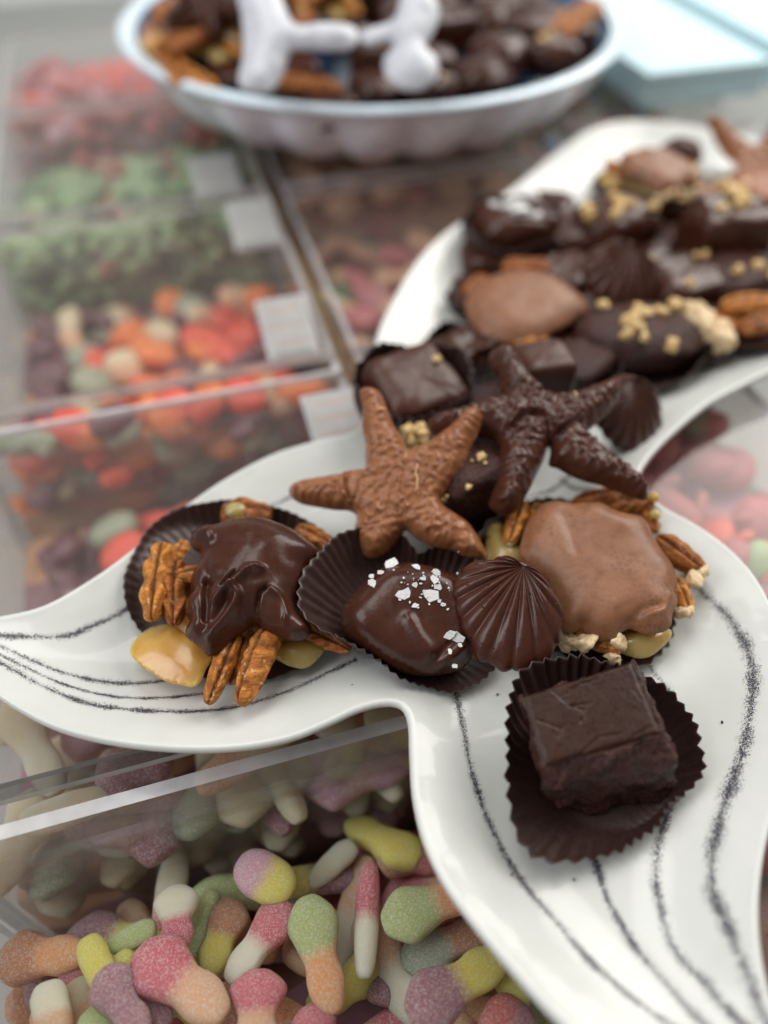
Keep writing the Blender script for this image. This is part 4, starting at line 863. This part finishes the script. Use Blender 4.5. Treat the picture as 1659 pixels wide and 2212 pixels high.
SALT = [(612, 300, 48), (745, 320, 30), (555, 350, 24), (505, 410, 32), (500, 375, 22), (675, 465, 44), (735, 420, 24), (785, 385, 22), (850, 350, 34), (845, 392, 32), (820, 470, 56), (862, 430, 26), (740, 530, 22), (893, 525, 16), (928, 690, 42), (975, 705, 38), (928, 778, 22), (955, 858, 20), (770, 412, 10), (815, 525, 9), (918, 552, 9), (870, 505, 14), (985, 745, 16), (655, 500, 12)]
SALT_XY = [(fC.px(*Z3([(a, b)])[0]), r) for a, b, r in SALT]
co = np.array([tuple(v.co) for v in cap.data.vertices])/CM+np.array(tuple(C1.location))/CM
def surf_hit(pts, p):
    """nearest visible point of a cloud along a pixel's line of sight"""
    d = ray(*p); q = pts-np.array(tuple(CAMP)); t = q@np.array(tuple(d)); off = np.linalg.norm(q-t[:, None]*np.array(tuple(d)), axis=1)
    k = np.where(off < .12)[0]
    if len(k) == 0: k = np.array([off.argmin()])
    i = k[t[k].argmin()]; return CAMP+d*(t[i]-.015)
for k, (a, b, r) in enumerate(SALT):
    p = Z3([(a, b)])[0]; P = surf_hit(co, p); n = (fC.Z*1.0+Vector((rc.gauss(0, .18), rc.gauss(0, .18), 0))).normalized()
    flake(P, r*.3968*.0128, C1, k, n)
for k in range(34):
    p = Z3([(800+rc.gauss(0, 95), 420+rc.gauss(0, 75))])[0]; chunk('salt_grain', surf_hit(co, p), rc.uniform(.012, .03), M['salt'], C1, 500+k)

# ================================================================== shell
def shell(fr, outl, apex, mat, name, label, origin=None, ribs=21, h=.6, amp=.13):
    O = resample([fr.px(*q) for q in outl], .05); ax, ay = fr.px(*apex); K = 260; nr = 34
    ang = np.array([math.atan2(y-ay, x-ax) for x, y in O]); rad = np.array([math.hypot(x-ax, y-ay) for x, y in O]); o = np.argsort(ang); ang, rad = ang[o], rad[o]
    A3 = np.concatenate([ang-2*math.pi, ang, ang+2*math.pi]); R3 = np.tile(rad, 3)
    V = [fr.w(ax, ay, h*.62)]; rings = []; mid = math.atan2(np.mean([q[1] for q in O])-ay, np.mean([q[0] for q in O])-ax)
    for i in range(1, nr+1):
        t = i/nr; ring = []
        for k in range(K):
            th = -math.pi+2*math.pi*k/K; r = np.interp(th, A3, R3)
            dth = (th-mid+math.pi) % (2*math.pi)-math.pi
            ph = dth*ribs/ (2.6)*math.pi*.5
            rb = abs(math.sin(ph))**.7
            fade = max(0, 1-(abs(dth)/2.3)**6) if abs(dth) < 2.3 else 0
            prof = (1-t**2.6)**.6
            z = h*(.62+.38*math.sin(min(1, t*1.6)*math.pi/2))*prof if r > .6 else h*.62*(1-t**2)**.5
            z = z*1.0+amp*fade*(rb-.55)*min(1, t*2.5)*(1-t**8)
            rr = r*t*(1+.03*fade*(rb-.5)*t**4*1.6)
            ring.append(len(V)); V.append(fr.w(ax+rr*math.cos(th), ay+rr*math.sin(th), z))
        rings.append(ring)
    ring = []
    for k in rings[-1]: ring.append(len(V)); V.append(V[k]-fr.Z*.14)
    rings.append(ring); F = [(0, rings[0][k], rings[0][(k+1) % K]) for k in range(K)]
    for r1, r2 in zip(rings, rings[1:]): F += [(r1[k], r2[k], r2[(k+1) % K], r1[(k+1) % K]) for k in range(K)]
    F.append(tuple(reversed(ring)))
    return tag(mesh(name, V, F, mat, None, origin or fr.P), label, 'chocolate')
SHo = [(1000, 325), (992, 365), (945, 400), (935, 470), (948, 540), (972, 615), (1000, 680), (1050, 760), (1085, 820), (1130, 848), (1180, 852), (1215, 880), (1270, 887), (1330, 872), (1390, 852), (1450, 832), (1492, 790), (1525, 722), (1538, 660), (1550, 600), (1532, 530), (1500, 470), (1452, 400), (1400, 340), (1340, 300), (1270, 272), (1200, 266), (1150, 288), (1070, 295)]
fSh = Frame(at(*Z3([(1240, 600)])[0], 1.15), (-.15, -.45, 1))
SH = shell(fSh, Z3(SHo), Z3([(1325, 335)])[0], M['shell'], 'shell_chocolate', 'ribbed dark chocolate scallop shell leaning between the caramel and the milk cluster')

# ================================================================== fudge in its cup
liner([(*p, z) for p, z in zip(Z6([(215, 240), (400, 185), (620, 150), (840, 180), (960, 200), (1030, 240), (1180, 310), (1300, 410), (1365, 530), (1420, 650), (1440, 780), (1420, 910), (1360, 1010), (1240, 1110), (1060, 1280), (950, 1360), (850, 1415), (720, 1470), (600, 1495), (450, 1485), (310, 1430), (240, 1330), (200, 1190), (170, 1050), (150, 900), (145, 700), (160, 520), (170, 380)]),
      [1.2, 1.0, .9, .7, .6, .5, .4, .3, .2, .1, 0, -.1, -.2, -.3, -.4, -.4, -.4, -.4, -.4, -.3, -.2, 0, .2, .4, .6, .8, 1.0, 1.1])], Z6([(790, 880)])[0], -1.08, 1.65, 46, .075, 'dark zigzag-edged paper cup holding the square of fudge', 'paper cups on the front of the dish', bulge=.08, wob=.05, seed=4)
def fudge_block(levels, mats, label, seed, rough, cracks, nm='fudge_square'):
    """square block cut by hand: rings of four corners from the crust down"""
    V = []; F = []; fm = []; key = {}; c = sum(levels[0], Vector())/4; CR = [np.array([tuple(at(u, v, c.z))[:2] for u, v in pl]) for pl in cracks]
    def put(P, top, edge=0):
        k = (round(P.x, 4), round(P.y, 4), round(P.z, 4))
        if k in key: return key[k]
        q = P.copy(); a = rough*(.1 if top else 1)
        q += Vector((nz(P.x*1.5+seed, P.y*1.5, P.z*1.5, 4), nz(P.x*1.5, P.y*1.5+seed+9, P.z*1.5, 4), nz(P.x*1.5+5, P.y*1.5, P.z*1.5+seed, 4)*.6))*a
        if not top: q += Vector((0, 0, 1))*rough*.35*nz(P.x*7, P.y*7, P.z*5, 2)
        if top:
            q.z -= .1*edge**2
            for pl in CR:
                dd = seg_dist(np.array([[P.x, P.y]]), pl, False)[0]+.025*nz(P.x*9, P.y*9, 0)
                if dd < .045: q.z -= .06*(1-dd/.045)*(.3+1.0*abs(nz(P.x*3, P.y*3, 1)))
        key[k] = len(V); V.append(q); return key[k]
    def quad(p00, p10, p11, p01, m, top, nn, mm):
        ids = []
        for j in range(mm+1):
            row = []
            for i in range(nn+1):
                e = max(0, 1-min(i, nn-i, j, mm-j)/5) if top else 0
                row.append(put(p00.lerp(p10, i/nn).lerp(p01.lerp(p11, i/nn), j/mm), top, e))
            ids.append(row)
        for j in range(mm):
            for i in range(nn): F.append((ids[j][i], ids[j][i+1], ids[j+1][i+1], ids[j+1][i])); fm.append(m)
    quad(*levels[0], 0, True, 90, 90)
    for A, B in zip(levels, levels[1:]):
        for i in range(4): quad(A[i], A[(i+1) % 4], B[(i+1) % 4], B[i], 1, False, 90, 34)
    B = levels[-1]; quad(B[3], B[2], B[1], B[0], 1, False, 90, 90)
    return tag(mesh(nm, V, F, mats, None, (c.x, c.y, B[0].z), True, fm), label, 'chocolate')
L6 = lambda pts, zs: [at(*p, z) for p, z in zip(Z6(pts), zs)]
FD = fudge_block([L6([(255, 395), (985, 165), (1185, 640), (395, 865)], [1.75, 1.95, 1.75, 1.5]), L6([(268, 520), (1040, 260), (1285, 865), (385, 1005)], [.95, 1.1, 1.0, .85]), L6([(380, 640), (1045, 380), (1225, 1075), (560, 1165)], [-1.02]*4)],
    [M['fudge_top'], M['fudge_side']], 'square of dark fudge with a cracked smooth top, in the zigzag-edged cup', 2, .17,
    [Z6(q) for q in ([(775, 245), (760, 290), (700, 315), (640, 330), (540, 390)], [(455, 370), (520, 420), (575, 465), (660, 492), (650, 570)], [(905, 640), (830, 650), (760, 660), (700, 720), (670, 740), (630, 810)], [(1100, 600), (1020, 640), (950, 690), (860, 720), (790, 760)], [(575, 465), (700, 455)], [(980, 370), (1030, 430)], [(350, 540), (430, 570), (520, 600), (500, 650)])])
bv = FD.modifiers.new('soft', 'SMOOTH'); bv.factor = .5; bv.iterations = 2

# walnut fudge between the starfish
WF = thing('walnut_fudge', sit(1000, 1100), 'dark crumbly fudge with pale walnut crumbs wedged between the two starfish', 'chocolate')
superblock('fudge_body', at(1005, 1045, .75), 1.25, 1.1, 1.25, .4, M['fudge_side'], WF, nf=.1, nsc=1.6, seed=4, e=.5)
for k, (u, v, r) in enumerate(((1040, 985, .16), (1012, 1052, .09), (958, 1080, .1), (965, 1072, .06), (1048, 1000, .06), (1052, 938, .06), (1020, 995, .05))):
    chunk('walnut_piece', surf_hit(np.array([tuple(v_.co) for v_ in WF.children[0].data.vertices])/CM+np.array(tuple(WF.location))/CM, (u, v)), r, M['walnut'], WF, 60+k)
WF2 = thing('walnut_fudge', sit(930, 990), 'piece of fudge topped with pale yellow walnut behind the milk chocolate starfish', 'chocolate')
superblock('fudge_body', at(930, 965, .4), 1.0, .9, .9, .2, M['fudge_side'], WF2, nf=.1, nsc=1.6, seed=5, e=.5)
for k, (u, v, r, z) in enumerate(((885, 935, .3, 1.3), (905, 928, .27, 1.45), (915, 945, .25, 1.5), (893, 955, .2, 1.3), (925, 960, .16, 1.4))):
    chunk('walnut_piece', at(u, v, z), r, M['walnut'], WF2, 80+k)
liner([(*p, .2) for p in ellipse_px(1030, 1090, 90, 75, 16)], (1030, 1095), -1.1, .9, 30, .07, 'dark paper cup under the crumbly fudge between the starfish', 'paper cups on the front of the dish', seed=9)

# ================================================================== chocolates on the far body of the dish
def cup_at(u, v, r, hgt, label, seed=0, zb=None, flare=1.35):
    P = sit(u, v) if zb is None else at(u, v, zb)
    rim = []
    K = 20
    for i in range(K):
        a = 2*math.pi*i/K; rim.append(Vector((P.x+r*flare*math.cos(a), P.y+r*flare*math.sin(a), P.z+hgt)))
    pr = [(*proj(q), q.z) for q in rim]; cpx = proj(P)
    return liner(pr, cpx, P.z, r, 34, .06, label, 'paper cups on the far part of the dish', bulge=.1, wob=.08, seed=seed), P
def nuts_on(parent, C, n, rx, ry, z, seed, mat='walnut', r=.2, name='walnut_piece'):
    rn = random.Random(seed)
    for k in range(n): chunk(name, Vector(C)+Vector((rn.gauss(0, rx*.45), rn.gauss(0, ry*.45), z+rn.uniform(-.08, .1))), r*rn.uniform(.5, 1.2), M[mat], parent, seed*31+k)
def piece(u, v, name, label, sx, sy, sz, rz=0, mat='dark', z=None, e=.5, nuts=0, nmat='walnut', cup=False, cl='', seed=0, tilt=(0, 0), nr=.2, lift=0, nf=.09, cr=None, ch=1.3, fl=1.25, nn='walnut_piece'):
    zb = (pz(*at(u, v, -.3)[:2])+lift) if z is None else z
    C = at(u, v, zb+sz+.05); base = Vector((C.x, C.y, zb))
    if cup:
        rc_ = cr or max(sx, sy)*.95; K = 20
        rim = [Vector((C.x+rc_*fl*math.cos(2*math.pi*i/K), C.y+rc_*fl*math.sin(2*math.pi*i/K), zb+ch+.25*math.sin(i*1.3+seed))) for i in range(K)]
        liner([(*proj(q), q.z) for q in rim], proj(base), zb, rc_, 36, .07, cl, 'paper cups on the far part of the dish', bulge=.1, wob=.08, seed=seed)
    t = thing(name, base, label, 'chocolate'); superblock('chocolate_coating' if mat != 'fudge_side' else 'fudge_body', C, sx, sy, sz, rz, M[mat], t, e=e, nf=nf, nsc=1.3, seed=seed, tilt=tilt, res=30)
    if nuts: nuts_on(t, C, nuts, sx, sy, sz*.98, seed+3, nmat, nr, nn)
    return t
piece(890, 855, 'fudge_square', 'smooth dark fudge square in a pleated cup behind the milk chocolate starfish', 1.75, 1.55, 1.25, .5, 'dark_matte', e=.35, cup=True, cl='pleated paper cup standing at the narrow waist of the dish', seed=11, nuts=1, nr=.15, cr=1.75, ch=2.3, fl=1.3, tilt=(.25, .1))
piece(1000, 765, 'chocolate_swirl', 'small glossy dark chocolate piece left of the blurred milk cluster', 1.5, 1.2, .9, .3, 'dark', seed=12, e=.8, nf=.35, cup=True, cl='paper cup of the small glossy chocolate left of the milk cluster', lift=.1)
piece(1165, 830, 'chocolate_bar', 'smooth dark oblong chocolate standing behind the dark starfish', 1.1, 1.0, 1.55, .25, 'dark_matte', e=.28, seed=13, nf=.03, lift=.2)
piece(1085, 900, 'fudge_square', 'dark fudge hidden beneath the dark starfish', 1.5, 1.3, .95, .1, 'fudge_side', e=.4, seed=14)
piece(1250, 800, 'fudge_square', 'dark fudge in shade right of the oblong chocolate', 1.4, 1.1, .9, .7, 'fudge_side', e=.4, seed=15, cup=True, cl='paper cup in shade right of the oblong chocolate')
# flat shell at right rim
def shell_copy(u, v, z, rz, s, label, rx=0, ry=0):
    c = SH.copy(); COL.objects.link(c); place(c, at(u, v, z), rz, s, rx, ry, label); return c
shell_copy(1365, 905, .35, .9, .98, 'dark chocolate shell lying flat by the right rim behind the dark starfish', rx=.45)
piece(1375, 730, 'walnut_fudge', 'dark fudge mound topped with yellow walnut pieces in a pleated cup', 2.7, 1.8, 1.1, .15, 'fudge_side', e=.7, seed=16, nuts=11, nr=.34, cup=True, cl='wide pleated cup under the walnut-topped fudge mound', cr=2.3, ch=1.0, fl=1.25, lift=.1)
def turtle_copy(src, u, v, z, rz, s, label, rx=0):
    c = copy_tree(src); place(c, at(u, v, z), rz, s, rx, 0, label); return c
T3 = thing('pecan_cluster', sit(1130, 680), 'blurred milk chocolate pecan cluster on the far part of the dish, nearest the left rim', 'chocolate')
pillow('chocolate_coating', [(1005, 655), (1035, 612), (1100, 585), (1180, 590), (1232, 620), (1268, 655), (1240, 692), (1195, 718), (1150, 742), (1090, 742), (1048, 728), (1018, 698)], Frame(at(1135, 665, 1.0), (0, -.15, 1)), .55, .5, 1.3, M['milk_swirl'], T3, step=.16, p=2.4, it=6, nf=bumpy(.5, .06, 12))
for k, (a, b, w_, z_) in enumerate((((1085, 578), (1195, 578), 48, .7), ((1095, 738), (1190, 742), 42, .55), ((1010, 640), (1045, 596), 38, .5), ((1050, 735), (1120, 750), 36, .3), ((1225, 700), (1268, 668), 34, .4))): pecan(a, b, w_, z_, T3, 320+k, ribs=5, depth=.1)
pillow('caramel', [(1030, 660), (1060, 610), (1180, 605), (1245, 660), (1190, 715), (1080, 735)], Frame(at(1135, 665, .3)), .6, .6, 1.2, M['caramel'], T3, step=.2)
cup_at(1120, 700, 1.9, 1.0, 'paper cup under the blurred milk chocolate pecan cluster', 17)
T4 = thing('pecan_cluster', sit(1600, 700), 'heap of orange-brown pecan pieces with cream broken ends at the right edge of the picture', 'chocolate')
for k, (a, b, w_, z_) in enumerate((((1500, 690), (1590, 715), 48, .5), ((1560, 665), (1680, 650), 52, .9), ((1600, 715), (1700, 680), 50, .6), ((1540, 690), (1640, 690), 50, .3))): pecan(a, b, w_, z_, T4, 340+k, ribs=5, depth=.1)
for k, (u, v, z_) in enumerate(((1512, 695, .7), (1530, 712, .6), (1560, 730, .5), (1500, 680, .6))): chunk('broken_nut', at(u, v, z_), .55, M['nutmeat'], T4, 360+k)
pillow('chocolate_coating', [(1500, 700), (1560, 650), (1700, 640), (1720, 740), (1600, 750), (1520, 735)], Frame(at(1600, 700, -.2)), .5, .5, 1.0, M['dark'], T4, step=.25)
piece(1110, 500, 'salted_caramel', 'blurred dark caramel with white salt at the far left of the dish', 2.0, 1.7, 1.3, .2, 'dark', seed=18, nuts=11, nmat='salt', nr=.3, cup=True, cl='paper cup of the blurred salted caramel at the far left rim', cr=2.1, ch=1.9, fl=1.25, nn='salt_flake')
piece(1325, 495, 'walnut_fudge', 'dark walnut-sprinkled chocolate between the salted caramel and the tall cube', 2.1, 1.8, 1.4, .5, 'dark', seed=19, nuts=8, nr=.3, e=.6)
piece(1560, 520, 'walnut_fudge', 'tall dark cube with yellow walnut on top near the right edge', 1.9, 1.7, 1.9, .1, 'dark', seed=20, nuts=4, nr=.5, e=.35, cup=True, cl='paper cup of the tall walnut-topped cube')
shell_copy(1345, 610, 1.0, .4, 1.05, 'small dark chocolate shell with a bright highlight in the middle of the far pile', rx=.4)
piece(1480, 620, 'fudge_square', 'dark chocolate square lying before the tall cube', 2.1, 1.6, 1.1, .4, 'dark', seed=21, e=.45, lift=.1, nuts=4)
piece(1230, 610, 'fudge_square', 'dark chocolate piece right behind the blurred milk cluster', 1.8, 1.3, 1.0, .8, 'dark', seed=22, e=.5)
piece(1240, 520, 'fudge_square', 'dark chocolate piece deep between salted caramel and walnut chocolate', 1.7, 1.5, 1.0, .2, 'dark', seed=23, e=.5)
piece(1600, 615, 'walnut_fudge', 'dark walnut fudge behind the pecan cluster at the right edge', 2.0, 1.6, 1.2, .2, 'fudge_side', seed=24, e=.5, nuts=5, nr=.35)
piece(1430, 450, 'fudge_square', 'dark chocolate in the row behind, left of the tall cube', 1.8, 1.5, 1.2, .2, 'dark', seed=25, e=.5, nuts=3)
turtle_copy(T2, 1400, 405, .7, .4, .75, 'milk chocolate pecan cluster at the back of the dish')
piece(1465, 350, 'chocolate_truffle', 'round dark truffle near the back rim of the dish', 1.4, 1.3, 1.3, 0, 'dark', seed=26, e=1, lift=.4)
piece(1535, 400, 'white_chocolate', 'small white chocolate between the truffle and the far starfish', 1.3, 1.0, 1.4, .3, 'ceramic', seed=27, e=.8)
piece(1540, 450, 'walnut_fudge', 'brown chocolate with yellow walnut behind the tall cube', 1.8, 1.4, 1.0, .3, 'milk', seed=29, nuts=5, nr=.4)
c = s1.copy(); COL.objects.link(c); place(c, at(1620, 375, .8), .3, 1.05, 0, 0, 'milk chocolate starfish at the far right of the pile')
piece(1650, 440, 'milk_chocolate', 'milk chocolate lump under the far starfish', 2.2, 1.8, 1.3, .3, 'milk', seed=28)
piece(1690, 560, 'fudge_square', 'dark chocolate square at the far right edge of the dish', 2.0, 1.8, 1.2, .3, 'dark', seed=30)

for k, (u, v, m_k) in enumerate(((1045, 640, 'dark'), (1175, 560, 'dark'), (1290, 555, 'dark_matte'), (1400, 555, 'dark'), (1465, 520, 'fudge_side'), (1290, 680, 'dark'), (1510, 730, 'fudge_side'), (1555, 655, 'dark'), (1215, 740, 'dark'), (1060, 560, 'dark'), (1395, 640, 'dark_matte'), (1190, 455, 'dark'), (1350, 400, 'dark_matte'), (1490, 430, 'dark'), (1580, 430, 'dark'))):
    piece(u, v, 'fudge_square' if m_k == 'fudge_side' else 'filled_chocolate', ['dark chocolate low against the left rim beside the milk cluster', 'low dark chocolate under the salted caramel cup', 'matt dark chocolate beside the highlighted shell', 'small dark chocolate in the middle of the far pile',
        'crumbly fudge before the tall cube', 'dark chocolate under the walnut-topped mound', 'crumbly fudge by the right rim below the pecan cluster', 'dark chocolate touching the right-edge pecan cluster', 'dark chocolate under the right side of the milk cluster', 'dark chocolate beneath the blurred salted caramel',
        'matt dark chocolate right of the highlighted shell', 'dark chocolate behind the blurred salted caramel', 'matt dark chocolate under the rear milk cluster', 'dark chocolate in the back row left of the far starfish', 'dark chocolate under the far starfish'][k],
        1.5, 1.3, .65, k*.7, m_k, seed=50+k, e=.5, cup=(k % 2 == 0), cl='dark paper cup low in the far pile, '+['against the left rim', '', 'beside the highlighted shell', '', 'before the tall cube', '', 'below the right-edge pecan cluster', '', 'under the milk cluster', '', 'right of the highlighted shell', '', 'under the rear milk cluster', '', 'under the far starfish'][k], ch=.8)
for k, (u, v) in enumerate(((1180, 1480), (1075, 1500), (1560, 1560), (1105, 1890), (1240, 1900), (760, 1480), (620, 1540))):
    P = at(u, v, pz(*at(u, v, -.6)[:2])+.02); o = chunk('chocolate_crumb', P, .022+.02*((k*37) % 5)/5, M['dark' if k % 3 else 'milk'], None, 400+k)
    place(o, P); o.data.transform(Matrix.Translation(-P*CM)); tag(o, 'tiny crumb of %s chocolate lying on the white dish' % ('dark' if k % 3 else 'milk'), 'crumb', 'chocolate crumbs on the dish')
# ================================================================== bowl
blueg = plain('blue_glaze', (.02, .09, .2), .2, coat=.5); whiteg = plain('pale_blue_white_glaze', (.8, .84, .98), .22, coat=.5)
def bowl():
    zr = 4.0; c = Vector((at(806, 60, zr).x, 59.5, -1.4)); Rr = 16.6
    root = thing('fluted_bowl', c, 'large white fluted bowl with pale blue rim at the back, heaped with chocolates', 'bowl')
    def rev(prof, flute, K=240, nf=22):
        V = []; F = []
        for r, z in prof:
            for k in range(K):
                a = 2*math.pi*k/K; fl = flute*(abs(math.sin(a*nf/2))-.6)*(1 if z < 3.2 else .25)
                V.append(Vector((c.x+(r+fl)*math.cos(a), c.y+(r+fl)*math.sin(a), z-(.5*flute*abs(math.cos(a*nf/2)) if z < -.4 else 0)*0)))
        for i in range(len(prof)-1): F += [(i*K+k, i*K+(k+1) % K, (i+1)*K+(k+1) % K, (i+1)*K+k) for k in range(K)]
        return V, F
    mesh('outer_wall', *rev([(8, -1.4), (8.3, -.6), (10.5, -.55), (12.4, -.35), (13.6, .3), (14.7, 1.4), (15.4, 2.4), (15.9, 3.2), (16.3, 3.6)], .9), whiteg, root)
    mesh('rim', *rev([(16.3, 3.5), (16.7, 3.75), (16.85, 3.92), (16.7, 4.08), (16.3, 4.12), (15.7, 3.9)], .12), plain('rim_glaze', (.7, .84, .93), .2, coat=.6), root)
    mesh('inner_wall', *rev([(15.8, 3.9), (15.2, 3.0), (14, 1.2), (12, -.4), (.01, -.8)], 0), blueg, root)
    return c
bc = bowl()
def in_bowl(x, y, z): return Vector((bc.x+x, bc.y+y, z))
rb = random.Random(21); nb_ = 0
spots = []
for k in range(900):
    a = rb.uniform(0, 6.283); r = 13.5*math.sqrt(rb.random()); x, y = r*math.cos(a), r*math.sin(a)
    if all((x-p)**2+(y-q)**2 > 2.7**2 for p, q in spots): spots.append((x, y))
BOWL_DESC = 'dark chocolate in the heap of the white fluted bowl'
for k, (x, y) in enumerate(spots):
    z = 2.6+1.8*(1-(math.hypot(x, y)/14)**2)
    if k % 5 == 1 and math.hypot(x, y) < 12.3:
        cc = copy_tree(T1); place(cc, in_bowl(x, y, z+.3), rb.uniform(0, 6), 1.15, 0, 0, 'pecan cluster in the heap of the white fluted bowl', 'pecan clusters in the bowl'); continue
    t = thing('bowl_chocolate', in_bowl(x, y, z-.8), BOWL_DESC, 'chocolate', 'dark chocolates in the bowl')
    superblock('chocolate_coating', in_bowl(x, y, z+.2), rb.uniform(1.5, 2.1), rb.uniform(1.3, 1.8), rb.uniform(.9, 1.4), rb.uniform(0, 3), M['dark'], t, e=rb.choice((.4, .6, .9)), nf=.15, seed=k, res=18)
    if k % 6 == 0: nuts_on(t, in_bowl(x, y, z+.2), 3, 1.2, 1.2, 1.0, k+70, 'walnut', .35)
def rim_pecan(a, b, wpx, z, label, seed):
    t = thing('pecan_half', (at(*a, z)+at(*b, z))/2, label, 'nut'); pecan(a, b, wpx, z, t, seed, ribs=7, depth=.07, name='kernel')
rim_pecan((330, 60), (400, 185), 60, 3.9, 'large orange-brown pecan leaning on the left rim of the bowl', 301)
rim_pecan((385, 150), (470, 205), 45, 3.8, 'pecan lying low at the left front of the bowl', 302)
rim_pecan((580, 178), (740, 192), 45, 3.9, 'orange pecan by the front rim of the bowl', 303)
rim_pecan((1190, 90), (1290, 10), 60, 3.9, 'brown pecan leaning on the right rim of the bowl', 304)
spine = plain('white_chocolate_coat', (.55, .57, .62), .35)
def wobj(u0, v0, z, pts_list, name, label):
    P = at(u0, v0, z); fr = Frame(P, (0, -.75, 1))
    return tag(pillow(name, pts_list, fr, .6, .5, .9, spine, None, step=.2, nf=bumpy(.8, .1, 2)), label, 'white chocolate')
wobj(600, 100, 7.0, [(505, -60), (590, -60), (615, 10), (640, 52), (700, 48), (760, 55), (775, 85), (750, 110), (680, 108), (630, 115), (610, 165), (585, 200), (545, 200), (515, 180), (525, 110), (520, 30)], 'white_starfish', 'white chocolate starfish with one arm reaching right in the fluted bowl')
wobj(880, 90, 7.0, [(800, 60), (850, 40), (870, -10), (930, -20), (950, 30), (935, 75), (920, 100), (945, 125), (945, 165), (915, 195), (870, 195), (835, 170), (828, 130), (850, 100), (845, 90), (800, 100), (775, 90), (778, 70)], 'white_seahorse', 'white chocolate sea creature with a round end in the fluted bowl')
